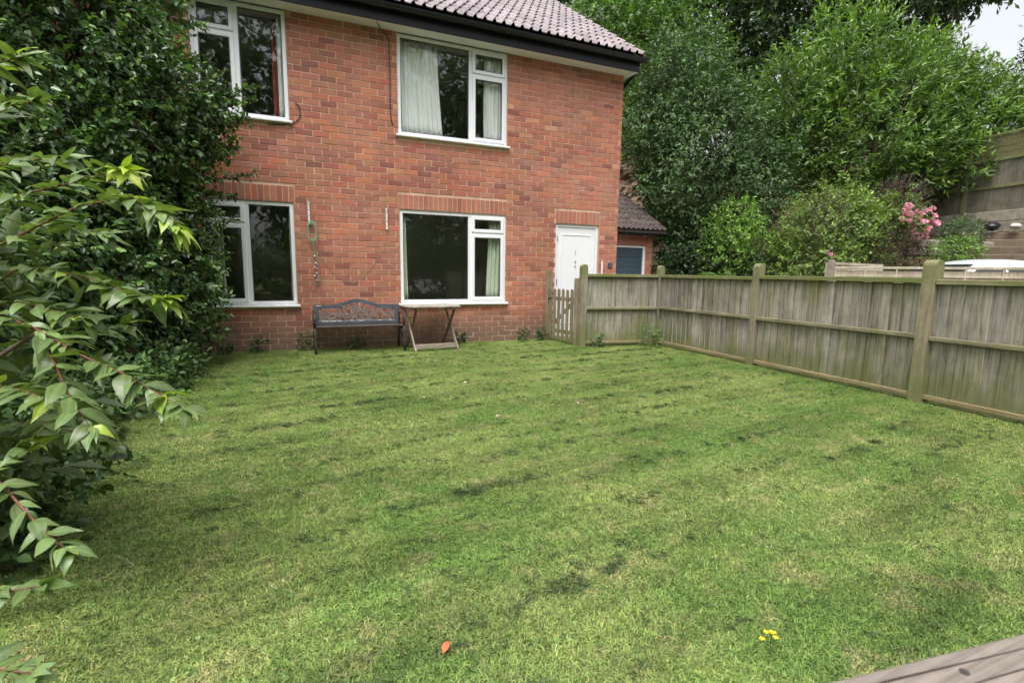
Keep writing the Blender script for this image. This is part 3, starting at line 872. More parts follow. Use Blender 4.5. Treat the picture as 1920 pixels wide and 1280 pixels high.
GP = (4.10, -.975)
link('post', pvar[1], fence, rel((GP[0], GP[1], 0)), (0, .006, -.1))
dv = Vector((FX - GP[0], FY - GP[1])); dn = dv.normalized()
panel((GP[0] + dn.x * .055, GP[1] + dn.y * .055), (FX - dn.x * .055, FY - dn.y * .055), 1.15, .61, 'railx')

# picket gate between the house and the fence
gt = empty('picket_gate', (3.93, -.10, 0), 'small weathered picket gate between the brick wall and the fence', 'gate')
G0, G1 = Vector((3.93, -.10, 0)), Vector((4.055, -.885, 0))
gd = (G1 - G0); GL = gd.length; gd.normalize(); gt.rotation_euler = (0, 0, math.atan2(gd.y, gd.x))
npk = 6
for i in range(npk):
    x = .115 + i * (GL - .22) / (npk - 1)
    w, h = .062, .90 + random.uniform(-.01, .01)
    prof = [(-w / 2, .05), (w / 2, .05), (w / 2, h - .03)] + [(w / 2 * math.cos(PI * q / 6), h - .03 + .03 * math.sin(PI * q / 6)) for q in range(1, 6)] + [(-w / 2, h - .03)]
    k = random.uniform(.85, 1.1)
    m = MB(); m.prism([(x + a, z) for a, z in prof], -.030, -.012, tint=(k, k, k * .97)); m.build('picket', MAT['gate'], gt)
MB().box(.06, GL - .06, -.011, .018, .70, .765, c=.003).build('cross_rail', MAT['gate'], gt)
MB().box(.06, GL - .06, -.011, .018, .16, .225, c=.003).build('cross_rail', MAT['gate'], gt)
MB().bar((.09, .004, .23), (GL - .09, .004, .70), .026, .055, c=.003).build('brace', MAT['gate'], gt)
MB().box(0, .065, -.045, .04, -.1, 1.20, c=.006).build('hanging_post', MAT['gate'], gt)
MB().box(GL - .035, GL + .035, -.045, .04, -.1, 1.08, c=.006).build('latch_post', MAT['gate'], gt)
MB().box(.02, .16, -.04, -.031, .72, .745, c=.002).build('hinge', MAT['iron'], gt)

# ------------------------------------------------------------------ near timber rail
nr = empty('timber_rail', (1.2, -7.6, 0), 'grey weathered timber hand rail close by in the lower corner', 'rail')
ra = math.atan2(-.040, .300)
m = MB(); m.box(-1.0, 1.6, -.115, 0.0, -.04, 0, c=.006)
ro = m.build('rail_cap', MAT['deckrail'], nr); ro.location = (.585 - 1.2, -7.538 + 7.6, .75); ro.rotation_euler = (0, 0, ra)
nl = MB()
for (x, y) in ((.06, -.03), (.07, -.085), (.24, -.028), (.3, -.07)): nl.tube([(x, y, -.004), (x, y, .0015)], .0045, 8)
n_ = nl.build('nail_heads', MAT['iron'], ro)
cr = MB()
for (x0, x1, y) in ((-.3, .25, -.022), (-.1, .6, -.045), (.0, .5, -.066), (-.3, .3, -.088)):
    cr.tube([(x0, y, -.0005), ((x0 + x1) / 2, y + .003, .0008), (x1, y - .001, -.0005)], [.0005, .0012, .0005], 5)
cr.build('grain_crack', MAT['rev'], ro)
for x in (-.5, .9):
    MB().box(x - .04, x + .04, -.05, .03, 0, .708).build('rail_post', MAT['deckrail'], nr)

# ------------------------------------------------------------------ garage
GX0, GX1, GYF = 6.4, 8.76, 3.30
ga = empty('garage', (GX1, GYF, 0), 'small brick garage with brown tiled roof and blue grey door', 'garage')
def grel(o): o.location = (-GX1, -GYF, 0); return o
gw = MB(); gw.box(GX0, GX0 + .12, GYF + .009, GYF + .22, 0, 2.2); gw.box(8.56, GX1 - .009, GYF + .009, GYF + 4, 0, 2.2); gw.box(GX0 + .12, 8.56, GYF + .009, GYF + .22, 1.89, 2.2)
gwo = grel(gw.build('wall', MAT['mortar'], ga))
gb = MB()
k = 0; z = .045
while z < 2.19:
    x = 8.565 + (0.0 if k % 2 else -.1125)
    while x < GX1:
        a, b_ = max(x + .005, 8.565), min(x + LEN - .005, GX1)
        if b_ - a > .03 :
            V, F = brick_geo(b_ - a, COURSE - .0105, .03, .0014)
            gb.add(V, F, BR_T[int(rng.choice(len(BR_T), p=BR_W))], Matrix.Translation(((a + b_) / 2, GYF, z)))
        x += LEN
    for q in range(16):
        V, F = brick_geo(LEN - .0105, COURSE - .0105, .03, .0014)
        gb.add(V, F, BR_T[int(rng.choice(len(BR_T), p=BR_W))], Matrix.Translation((GX1, GYF + .04 + (.11 if k % 2 else 0) + (q + .5) * LEN, z)) @ Matrix.Rotation(PI / 2, 4, 'Z'))
    z += COURSE; k += 1
x = GX0
while x < 8.55:
    V, F = brick_geo(.068, .215, .03, .0014); gb.add(V, F, random.choice(BR_T[:3] + BR_T[7:9]), Matrix.Translation((x + .04, GYF, 2.0))); x += .0785
x = GX0
while x < 8.55:
    V, F = brick_geo(LEN - .0105, COURSE - .0105, .03, .0014); gb.add(V, F, random.choice(BR_T), Matrix.Translation((x + .11, GYF, 2.155))); x += LEN
gbo = gb.build('brickwork', MAT['brick'], gwo, fix=False); tag(gbo, kind='stuff')
gdm = simple('blue_grey_garage_paint', (0.045, 0.075, 0.095), .45, .4, .12, 4)
gdo = None
for i in range(7):
    z0 = .05 + i * .255
    m = MB(); m.box(GX0 + .15, 8.49, GYF + .06, GYF + .09, z0, z0 + .247, c=.008)
    if gdo is None: gdo = grel(m.build('garage_door', gdm, ga))
    else: m.build('door_panel', gdm, gdo)
m = MB(); m.box(8.49, 8.558, GYF + .03, GYF + .12, 0, 1.885, c=.004); m.box(GX0 + .12, 8.49, GYF + .03, GYF + .12, 1.835, 1.885, c=.004); grel(m.build('door_frame', MAT['upvc'], ga))
gP = math.radians(30)
grf = MB(); grf.box(GX0 - .2, GX1 + .12, GYF - .20, GYF - .17, 2.14, 2.30); grf.box(GX0 - .2, GX1 + .12, GYF - .17, GYF + .01, 2.20, 2.215); grel(grf.build('fascia', MAT['fascia'], ga))
gtm = NB('dark_brown_tile'); tc = gtm.mix((.055, .040, .035), (.10, .08, .072), gtm.ramp(gtm.noise(5, 4), [(.35, 0), (.65, 1)])); tc = gtm.mix(tc, gtm.tint(), 1.0, 'MULTIPLY')
tc = gtm.mix(tc, (.4, .4, .37), gtm.ramp(gtm.noise(13, 3), [(.70, 0), (.75, .8)])); gtm.bsdf(tc, .7, .3)
gdk = MB(); gdk.prism([(GYF - .26, 2.27), (GYF + 2.6, 2.27 + 2.86 * math.tan(gP)), (GYF + 2.6, 2.2 + 2.86 * math.tan(gP)), (GYF - .26, 2.2)], GX0 - .2, GX1 + .24, axis='x')
gro = grel(gdk.build('roof', MAT['rev'], ga))
gtv = []
for k in (.8, .95, 1.05, 1.2):
    me = tile_var[0].copy(); me.materials.clear(); me.materials.append(gtm.m)
    c_ = np.ones((len(me.vertices), 4), dtype=np.float32); c_[:, :3] = k; me.color_attributes['tint'].data.foreach_set('color', c_.ravel()); gtv.append(me)
for r in range(9):
    for c in range(9):
        s = r * .32; link('roof_tile', random.choice(gtv), gro, (GX1 + .24 - (c + 1) * .3, GYF - .27 + s * math.cos(gP), 2.275 + s * math.sin(gP)), (gP, 0, 0))
m = MB(); m.bar((GX1 + .225, GYF - .2, 2.235), (GX1 + .225, GYF + 2.6, 2.235 + 2.8 * math.tan(gP)), .02, .12); grel(m.build('barge_board', MAT['fascia'], ga))

# ------------------------------------------------------------------ sandstone outcrop behind the garage
rk = NB('weathered_sandstone')
stra = rk.noise(1.0, 5, .7, rk.scaled(.8, .8, 5.5))
rc = rk.mix((.16, .10, .075), (.33, .235, .17), rk.ramp(stra, [(.35, 0), (.62, 1)]))
rc = rk.mix(rc, (.10, .11, .05), rk.ramp(rk.noise(2.2, 5), [(.5, 0), (.68, .8)]))
rk.bsdf(rc, .95, .15, rk.bump(rk.noise(9, 5, .7, rk.scaled(1, 1, 2.5)), .8, .06))
rv, rf = [], []
NU, NV = 60, 46
for j in range(NV + 1):
    for i in range(NU + 1):
        u, w = i / NU, j / NV
        x = 7.4 + 4.0 * u; z = 1.0 + 4.6 * w
        lay = math.floor(z * 2.6 + .5 * mnoise.noise(Vector((x * .9, 2, z * .5))))
        y = 6.9 + .5 * w + .38 * mnoise.noise(Vector((x * .9, lay * 3.1, 0))) + .22 * mnoise.noise(Vector((x * 2.2, 1, z * 2.2))) + .12 * mnoise.noise(Vector((x * 6, 4, z * 6)))
        rv.append((x, y, z))
for j in range(NV):
    for i in range(NU):
        a = j * (NU + 1) + i; rf.append((a, a + 1, a + NU + 2, a + NU + 1))
base = len(rv)
ring = [i for i in range(NU + 1)] + [j * (NU + 1) + NU for j in range(1, NV + 1)] + [NV * (NU + 1) + i for i in range(NU - 1, -1, -1)] + [j * (NU + 1) for j in range(NV - 1, 0, -1)]
for i in ring: rv.append((rv[i][0], 9.0, rv[i][2]))
for q in range(len(ring)): rf.append((ring[q], base + q, base + (q + 1) % len(ring), ring[(q + 1) % len(ring)]))
tag(MB().add(rv, rf).build('rock_outcrop', rk.m), 'layered brown sandstone outcrop above the garage roof', 'rock')

# ------------------------------------------------------------------ pale panel fence and car beyond
pf = empty('panel_fence', (9.35, -1.33, 0), 'pale square panelled fence in front of the silver car', 'fence')
pale = wood_mat('pale_fence_wood', (.50, .44, .34), (.30, .25, .19), (.2, .2, .1), .15, 'z')
A, B = Vector((9.33, -1.40, 0)), Vector((11.2, -4.45, 0))
d = B - A; L = d.length; d.normalize(); ang = math.atan2(d.y, d.x)
def pfp(m, name, mat=pale):
    o = m.build(name, mat, pf); o.location = (A.x - 9.35, A.y + 1.33, 0); o.rotation_euler = (0, 0, ang); return o
x = 0
for i in range(int(L / .46)):
    pfp(MB().box(x + .012, x + .448, .0, .018, .1, 1.27, (random.uniform(.9, 1.1),) * 3), 'infill_panel'); x += .46
x = 0
for i in range(int(L / .46) + 1): pfp(MB().box(x - .012, x + .0118, -.025, .03, .08, 1.30, c=.003), 'batten'); x += .46
pfp(MB().box(-.01, L, -.03, .035, 1.301, 1.345, c=.004), 'top_rail')
pfp(MB().box(-.01, L, -.028, -.001, 1.16, 1.19, c=.003), 'middle_rail')
pfp(MB().box(-.13, -.02, -.05, .05, -.05, 1.46, c=.01), 'post', simple('grey_concrete_post', (.24, .20, .17), .9, .2, .25, 15))
bf = empty('back_rail_fence', (9.4, -1.2, 0), 'thin pale fence rail running behind the panelled fence to the car', 'fence')
m = MB(); m.bar((0.05, 0, 1.41), (2.2, .35, 1.40), .05, .05); m.build('top_rail', pale, bf)
for k in range(9):
    MB().box(.06 + k * .24, .28 + k * .24, .02 + k * .038, .036 + k * .038, .05, 1.385).build('board', pale, bf)
for k in (0, 1): MB().box(.05 + k * 2.1, .12 + k * 2.1, .02 + k * .33, .09 + k * .33, 0, 1.42).build('post', pale, bf)

car = empty('parked_car', (12.75, -1.75, 0.0), 'silver car parked behind the pale panelled fence', 'car')
car.rotation_euler = (0, 0, math.radians(-22))
silver = NB('silver_car_paint'); silver.bsdf((.62, .64, .67), .28, .6, None, .35)
prof = [(-2.0, .30), (-2.05, .62), (-1.95, .86), (-1.2, .96), (-.95, 1.0), (1.72, 1.02), (1.98, .98), (2.05, .6), (2.0, .30)]
cab = [(-1.05, .985), (-.92, 1.08), (-.35, 1.44), (-.1, 1.515), (.25, 1.55), (.7, 1.555), (1.15, 1.53), (1.5, 1.46), (1.86, 1.05), (1.88, .99)]
def loft(prof, wid, name, mat, parent, tum=lambda z: 1.0, nseg=10):
    V, F = [], []; n = len(prof)
    for k in range(nseg + 1):
        s = -1 + 2 * k / nseg
        e = 1 - abs(s) ** 4 * .06
        for (x, z) in prof:
            V.append((x * (1 - .04 * abs(s) ** 3), s * wid * tum(z), (z - .3) * (e if z > 1.2 else 1) + .3 - (.05 * s * s if z > 1.2 else 0)))
    for k in range(nseg):
        for i in range(n): F.append((k * n + i, k * n + (i + 1) % n, (k + 1) * n + (i + 1) % n, (k + 1) * n + i))
    F.append(tuple(range(n))[::-1]); F.append(tuple(nseg * n + i for i in range(n)))
    return MB().add(V, F).build(name, mat, parent, smooth=True)
body = loft(prof, .86, 'body', silver.m, car)
loft(cab, .80, 'cabin', silver.m, car, lambda z: 1 - .22 * max(0, (z - 1)) / .55)
dg = simple('car_glass', (.015, .018, .02), .06, .6, .02)
for sy in (-1, 1):
    for (a, b_) in ((-.72, .22), (.30, 1.45)):
        zt = 1.36
        m = MB(); y0 = sy * .807; y1 = sy * .672
        V = [(a + .0, y0, 1.05), (b_, y0, 1.05), (b_ - (.12 if b_ > 1 else 0), y1, zt), (a + (.42 if a < 0 else 0), y1, zt)]
        V += [(x, y + sy * -.01, z) for x, y, z in V]
        m.add(V, [(0, 1, 2, 3), (4, 7, 6, 5), (0, 4, 5, 1), (1, 5, 6, 2), (2, 6, 7, 3), (3, 7, 4, 0)]); m.build('side_window', dg, car)
m = MB(); m.add([(-.96, -.7, 1.10), (-.96, .7, 1.10), (-.36, .58, 1.435), (-.36, -.58, 1.435), (-.93, -.7, 1.09), (-.93, .7, 1.09), (-.33, .58, 1.42), (-.33, -.58, 1.42)], [(0, 1, 2, 3), (4, 7, 6, 5), (0, 4, 5, 1), (1, 5, 6, 2), (2, 6, 7, 3), (3, 7, 4, 0)]); m.build('windscreen', dg, car)
for x in (-1.3, 1.3):
    for sy in (-1, 1):
        m = MB(); m.tube([(x, sy * .72, .31), (x, sy * .88, .31)], .31, 20); wh_ = m.build('wheel', simple('tyre_rubber', (.02, .02, .02), .8, .3), car)
        MB().tube([(x, sy * .875, .31), (x, sy * .89, .31)], .19, 14).build('rim', MAT['metal'], wh_)

# ------------------------------------------------------------------ upper terrace: fence, steps, wall, bags
uf = empty('terrace_fence', (17.9, .2, 2.3), 'tall weathered board fence on top of the bank under the laurel', 'fence')
ub = [simple('grey_terrace_board', (.36, .33, .25), .9, .2, .2, 5)]
uw = wood_mat('terrace_fence_wood', (.20, .185, .14), (.09, .08, .06), (.09, .10, .04), .35, 'z', 0, 4.8)
U0, U1 = Vector((18.4, 4.2, 0)), Vector((17.2, -2.6, 0))
ud = U1 - U0; UL_ = ud.length; ud.normalize(); ua = math.atan2(ud.y, ud.x)
nb = int(UL_ / .15)
for i in range(nb):
    c = U0 + ud * ((i + .5) * .15); zb = 2.75
    o = MB().box(-.073, .073, -.008, .010, 0.0, 1.35, (random.uniform(.8, 1.15),) * 3).build('board', uw, uf); o.location = (c.x - 17.9, c.y - .2, zb + .25 - 2.3); o.rotation_euler = (0, 0, ua + .04)
for i in range(5):
    c = U0 + ud * (UL_ * i / 4.0 * .98 + .05)
    o = MB().box(-.05, .05, -.07, .05, -.6, 2.05, c=.008).build('post', MAT['post'], uf); o.location = (c.x - 17.9, c.y - .2, 2.75 - 2.3); o.rotation_euler = (0, 0, ua)
for (z, h_) in ((.90, .08), (1.62, .08), (2.30, .05)):
    o = MB().box(0, UL_, -.045, -.012, z - .05, z - .05 + h_, c=.004).build('rail', MAT['post'], uf); o.location = (U0.x - 17.9, U0.y - .2, 2.75 - 2.3 + z * 0 - .0); o.rotation_euler = (0, 0, ua)
for q in range(4):
    o = MB().box(0, UL_, -.006, .014, 1.63 + q * .155, 1.63 + q * .155 + .145, (random.uniform(.6, .8),) * 3, c=.004).build('trellis_board', MAT['gate'], uf); o.location = (U0.x - 17.9, U0.y - .2, 2.75 - 2.3); o.rotation_euler = (0, 0, ua)
for q in range(2):
    o = MB().box(0, UL_, -.05, .0, -.35 + q * .3, -.35 + q * .3 + .285, (random.uniform(.8, 1.1),) * 3, c=.01).build('gravel_board', simple('gravel_board_concrete', (.30, .27, .22), .9, .2, .3, 8), uf); o.location = (U0.x - 17.9, U0.y - .2, 2.75 - 2.3); o.rotation_euler = (0, 0, ua)

stp = empty('sleeper_steps', (15.6, -1.4, 0), 'broad brown timber sleeper steps climbing the bank', 'steps')
slp = wood_mat('sleeper_timber', (.17, .13, .095), (.085, .062, .045), (.12, .14, .05), .3, 'x', 0, 4)
sdir = Vector((.80, .60, 0)); sper = Vector((-.60, .80, 0))
for i in range(6):
    c = Vector((15.2, -1.75, 0)) + sdir * (.42 * i)
    z = 1.22 + .20 * i
    o = MB().box(-1.0, 1.0, 0, .60, -.25, 0, (random.uniform(.85, 1.15),) * 3, c=.012).build('step', slp, stp)
    o.location = (c.x - 15.6, c.y + 1.4, z + .12); o.rotation_euler = (0, 0, math.atan2(-.80, .60))
    if i: o.rotation_euler = (0, 0, math.atan2(-.80, .60) + random.uniform(-.05, .05))
rwl = MB()
for i in range(5):
    for j in range(2):
        rwl.box(i * .5 + .25 * (j % 2), i * .5 + .25 * (j % 2) + .47, random.uniform(-.04, .02), .3, j * .22, j * .22 + .205, (random.uniform(.8, 1.2),) * 3, c=.03)
ro_ = rwl.build('stone_edging', simple('grey_block_stone', (.27, .235, .20), .9, .2, .3, 5, .5, 20)); ro_.location = (14.6, .35, 1.72); ro_.rotation_euler = (0, .03, math.radians(-28))
tag(ro_, 'low grey stone edging on the bank below the pink flowers', 'wall')
def lump(name, loc, r, mat, label, cat, seed):
    V, F = [], []; nu, nv = 14, 9
    for j in range(nv + 1):
        t = PI * j / nv
        for i in range(nu):
            a = 2 * PI * i / nu
            k = 1 + .45 * mnoise.noise(Vector((math.cos(a) * 2 + seed, math.sin(a) * 2, t * 1.6)))
            V.append((r[0] * k * math.sin(t) * math.cos(a), r[1] * k * math.sin(t) * math.sin(a), r[2] * (1 + k * math.cos(t))))
    for j in range(nv):
        for i in range(nu): F.append((j * nu + i, j * nu + (i + 1) % nu, (j + 1) * nu + (i + 1) % nu, (j + 1) * nu + i))
    o = MB().add(V, F).build(name, mat, smooth=True); o.location = loc
    return tag(o, label, cat)
lump('rubbish_bag', (16.75, -.35, 2.40), (.20, .15, .10), simple('black_bag', (.015, .016, .02), .25, .5, .2, 5), 'black rubbish bag slumped at the top of the steps', 'bag', 1)
lump('white_sack', (16.95, -.75, 2.42), (.13, .12, .07), simple('dirty_white_sack', (.45, .42, .37), .7, .3, .2, 9), 'dirty white sack beside the black bag on the bank', 'bag', 4)
#@@PLANTS@@
# ------------------------------------------------------------------ foliage tools
def unit(a): return a / np.maximum(np.linalg.norm(a, axis=-1, keepdims=True), 1e-9)
def leaf_arrays(P, D, N, L, W, fold=.18, curl=.15, kind=2):
    """leaves as diamonds (kind 2: two triangles) or six-sided blades (kind 4)"""
    n = len(P); D = unit(D); S = unit(np.cross(D, N)); N = unit(np.cross(S, D))
    L = L[:, None]; W = W[:, None]
    if kind == 2:
        V = np.stack([P, P + D * L * .45 + S * W * .5 + N * W * fold, P + D * L - N * L * curl, P + D * L * .45 - S * W * .5 + N * W * fold], 1)
        F = np.array([[0, 1, 2], [0, 2, 3]]); k = 4
    else:
        V = np.stack([P, P + D * L * .28 + S * W * .42 + N * W * fold, P + D * L * .64 + S * W * .40 + N * (W * fold - L * curl * .4), P + D * L - N * L * curl,
                      P + D * L * .64 - S * W * .40 + N * (W * fold - L * curl * .4), P + D * L * .28 - S * W * .42 + N * W * fold], 1)
        F = np.array([[0, 1, 2], [0, 2, 3], [0, 3, 4], [0, 4, 5]]); k = 6
    FF = (F[None] + (np.arange(n) * k)[:, None, None]).reshape(-1, 3)
    return V.reshape(-1, 3), FF, k

def lumps(r, seed):
    q = np.random.default_rng(seed)
    K = q.normal(0, 1, (9, 3)) * np.array([2.2, 3.1, 4.2, 2.6, 3.6, 5.0, 6.5, 7.5, 9])[:, None] * .7; ph = q.uniform(0, 6.3, 9)
    return lambda U: sum(np.sin(U @ K[i] + ph[i]) * (1.0 if i < 5 else .6) for i in range(9)) / 5.5

def shoots_on(blobs, n, rg, lumpy=.25, inner=.35, depth=.35, bottom=.0):
    """shoot bases + outward directions through a union of ellipsoids"""
    A = np.array([(b[3] * b[4] + b[3] * b[5] + b[4] * b[5]) for b in blobs]); A = A / A.sum()
    which = rg.choice(len(blobs), n, p=A)
    U = unit(rg.normal(0, 1, (n, 3)))
    B = np.array(blobs)[which]
    rad = np.where(rg.random(n) < inner, rg.uniform(.35, .85, n), 1 - depth * rg.random(n) ** 2 * .6)
    lf = [lumps(1, 77 + i) for i in range(len(blobs))]
    bump = np.zeros(n)
    for i in range(len(blobs)):
        m = which == i; bump[m] = lf[i](U[m])
    rad = rad * (1 + lumpy * bump)
    P = B[:, :3] + U * B[:, 3:6] * rad[:, None]
    O = unit(U / B[:, 3:6])
    keep = np.ones(n, bool)
    for i, b in enumerate(blobs):                              # drop what is buried deep in a neighbour
        q = (((P - np.array(b[:3])) / np.array(b[3:6])) ** 2).sum(1)
        keep &= ~((which != i) & (q < .45) & (rg.random(n) < .8))
    keep &= P[:, 2] > bottom
    return P[keep], O[keep]

def foliage(P, O, rg, per, slen, L, W, upw=.35, spread=.9, jit=.5, tip=None, tvar=.25, kind=2, droop=.15, flat=.5):
    """every shoot carries `per` leaves along its length"""
    n = len(P)
    A = unit(O + np.array([0, 0, upw]) + rg.normal(0, jit, (n, 3)))
    sl = slen * rg.uniform(.5, 1.3, n)
    t = np.tile(np.linspace(.05, 1, per), n) * np.repeat(sl, per)
    Ar = np.repeat(A, per, 0); N_ = len(Ar)
    R = rg.normal(0, 1, (N_, 3)); R = unit(R - (R * Ar).sum(1, keepdims=True) * Ar)
    frac = np.tile(np.linspace(.05, 1, per), n)[:, None]
    D = unit(Ar * (.35 + .5 * frac) + R * spread * (1.1 - .5 * frac) - np.array([0, 0, droop]))
    Pl = np.repeat(P, per, 0) + Ar * t[:, None]
    Nn = unit(np.array([0, 0, flat]) + Ar * .5 + rg.normal(0, .35, (N_, 3)))
    s = rg.uniform(.5, 1.3, N_)
    V, F, k = leaf_arrays(Pl, D, Nn, L * s, W * s * rg.uniform(.8, 1.2, N_), kind=kind)
    base = 1 + rg.normal(0, tvar * .5, N_) + np.repeat(rg.normal(0, tvar * .6, n), per)
    T = np.clip(base, .4, 1.9)[:, None] * np.ones(3)
    if tip is not None:
        yg = np.clip(np.repeat(rg.normal(0, .5, n), per) + (frac[:, 0] - .5), 0, 1)[:, None] * np.array(tip)
        T = T * (1 + yg)
    return V, F, np.repeat(T, k, 0)

def merge(parts):
    V = np.concatenate([p[0] for p in parts]); T = np.concatenate([p[2] for p in parts]); F = []; o = 0
    for p in parts: F.append(p[1] + o); o += len(p[0])
    return V, np.concatenate(F), T

def plant(name, cat, label, base, blobs, mat, n, per, slen, L, W, seed, group=None, trunk=.12, limbs=True, trunkmat='bark', crown='crown', **kw):
    rg = np.random.default_rng(seed)
    sk = {k: kw.pop(k) for k in ('lumpy', 'inner', 'depth', 'bottom') if k in kw}
    root = empty(name, base, label, cat, group)
    P, O = shoots_on(blobs, n, rg, **sk)
    V, F, T = foliage(P, O, rg, per, slen, L, W, **kw)
    o = link(crown, raw_mesh(crown, V - np.array(base), F, mat, T), root)
    if trunk:
        m = MB(); b = Vector(base); rr = random.Random(seed)
        for i, bl in enumerate(blobs):
            c = Vector(bl[:3]); mid = b.lerp(c, .5) + Vector((rr.uniform(-.15, .15), rr.uniform(-.15, .15), 0)) * (c - b).length * .4
            k = 1.0 if i == 0 else .65
            m.tube([Vector((0, 0, -.15)), mid - b, c - b], [trunk * k, trunk * .7 * k, trunk * .3 * k], 7)
            for q in range(5 if limbs else 0):
                u = Vector((rr.gauss(0, 1), rr.gauss(0, 1), rr.gauss(.3, 1))).normalized()
                e = c + Vector((u.x * bl[3], u.y * bl[4], u.z * bl[5])) * .8
                m.tube([mid.lerp(c, rr.random()) - b, (c.lerp(e, .5) + Vector((0, 0, .1))) - b, e - b], [trunk * .3 * k, trunk * .2 * k, trunk * .06], 5)
        m.build('trunk' if limbs else 'stem', MAT[trunkmat], root, smooth=True, fix=False)
    return root

LM = {
 'holly': leaf_mat('holly_leaf', (0.064, 0.122, 0.044), .30, .55, .2, .3, 1.6),
 'laurel': leaf_mat('laurel_leaf', (0.105, 0.185, 0.045), .38, .45, .25, .3, 1.1),
 'elder': leaf_mat('blue_green_leaf', (0.072, 0.128, 0.050), .5, .35, .22, .3, .9),
 'dark': leaf_mat('dark_tree_leaf', (0.036, 0.070, 0.024), .5, .35, .2, .35, .5),
 'mid': leaf_mat('mid_green_leaf', (0.080, 0.150, 0.036), .45, .4, .28, .35, .8),
 'light': leaf_mat('light_green_leaf', (0.145, 0.25, 0.055), .45, .4, .3, .25, 2),
 'olive': leaf_mat('olive_leaf', (0.130, 0.205, 0.055), .45, .4, .28, .35, 1.5),
 'purple': leaf_mat('purple_sprig', (0.115, 0.07, 0.075), .6, .2, .15, .3, 3),
 'pink': leaf_mat('pink_petal', (0.74, 0.36, 0.52), .6, .2, .3, .25, 9),
 'dead': leaf_mat('dead_twig', (0.06, 0.043, 0.030), .8, .1, .05, .4, 3),
 'fern': leaf_mat('fern_leaf', (0.085, 0.16, 0.045), .5, .3, .3, .25, 3),
 'conifer': leaf_mat('conifer_leaf', (0.022, 0.040, 0.018), .6, .25, .1, .3, 1),
 'bramble': leaf_mat('bramble_leaf', (0.055, 0.105, 0.035), .45, .4, .2, .4, 2),
}

# ------------------------------------------------------------------ big dark evergreen on the left
plant('evergreen_bush', 'bush', 'huge dark glossy evergreen bush covering the left end of the house', (-2.3, -1.5, 0),
      [(-2.7, -1.9, 1.5, 1.45, 1.35, 1.7), (-2.35, -1.35, 3.0, 1.35, 1.0, 1.35), (-3.3, -1.7, 4.2, 1.6, 1.2, 1.3), (-1.45, -.95, 2.75, .62, .45, .85), (-1.65, -1.2, .95, .62, .62, 1.0), (-2.9, -3.3, 1.0, 1.2, 1.3, 1.2), (-1.95, -1.0, 3.9, .85, .6, .75), (-1.05, -.72, 2.95, .42, .30, .5), (-1.2, -.8, 1.75, .30, .28, .8), (-1.22, -.9, .85, .32, .3, .7)],
      LM['holly'], 21000, 8, .17, .060, .038, 3, lumpy=.16, inner=.42, depth=.3, bottom=.05, upw=.3, jit=.55, tip=(1.3, 1.15, .4), kind=4, spread=1.0, trunk=.10)  # bright tip tint stands in for light caught by the outer leaves
# long sprigs that reach over the windows
def sprig(parent, pts, mat, rg, nl, L, W, stemmat, tip=(1.0, .9, .4), name='sprig'):
    pts = [np.array(p) for p in pts]
    seg = np.linspace(0, len(pts) - 1.001, nl)
    P = np.array([pts[int(s)] * (1 - s % 1) + pts[int(s) + 1] * (s % 1) for s in seg]); A = unit(np.array([pts[int(s) + 1] - pts[int(s)] for s in seg]))
    V, F, T = foliage(P, A, rg, 6, .05, L, W, upw=.3, jit=.8, tip=tip, kind=4)
    o = link(name, raw_mesh(name, V, F, mat, T), parent)
    m = MB(); m.tube([Vector(p) for p in pts], .005, 5); m.build('twig', MAT['bark'], o, fix=False)
    o.location = -Vector(parent.location)
    return o
hb = [o for o in COL.objects if o.name == 'evergreen_bush'][0]
rg = np.random.default_rng(9)
for pts in ([(-1.5, -.9, 2.75), (-1.0, -.8, 3.0), (-.65, -.75, 3.2), (-.42, -.72, 3.33)], [(-1.4, -.85, 2.7), (-.95, -.75, 2.95), (-.6, -.72, 3.12), (-.40, -.70, 3.16)],
            [(-1.4, -.85, 2.5), (-.9, -.75, 2.75), (-.65, -.75, 2.9)], [(-1.5, -.9, 2.1), (-1.0, -.7, 2.2), (-.7, -.65, 2.25), (-.47, -.6, 2.33)], [(-1.4, -.9, 2.0), (-.95, -.7, 2.05), (-.68, -.65, 2.02)],
            [(-1.5, -.95, 1.7), (-1.05, -.7, 1.8), (-.72, -.6, 1.75)], [(-1.5, -1.0, 1.3), (-1.1, -.75, 1.35), (-.85, -.7, 1.3)], [(-1.6, -.9, 3.2), (-1.2, -.8, 3.45), (-.85, -.75, 3.6)],
            [(-1.6, -.9, 3.5), (-1.3, -.8, 3.8), (-1.1, -.8, 4.1)], [(-1.5, -1.1, .8), (-1.15, -.9, .85), (-.95, -.85, .8)], [(-1.5, -1.2, .5), (-1.2, -1.05, .55), (-1.02, -1.0, .5)], [(-1.4, -.9, 2.4), (-1.0, -.75, 2.5), (-.62, -.7, 2.62)]):
    sprig(hb, pts, LM['holly'], rg, 22, .052, .032, None)

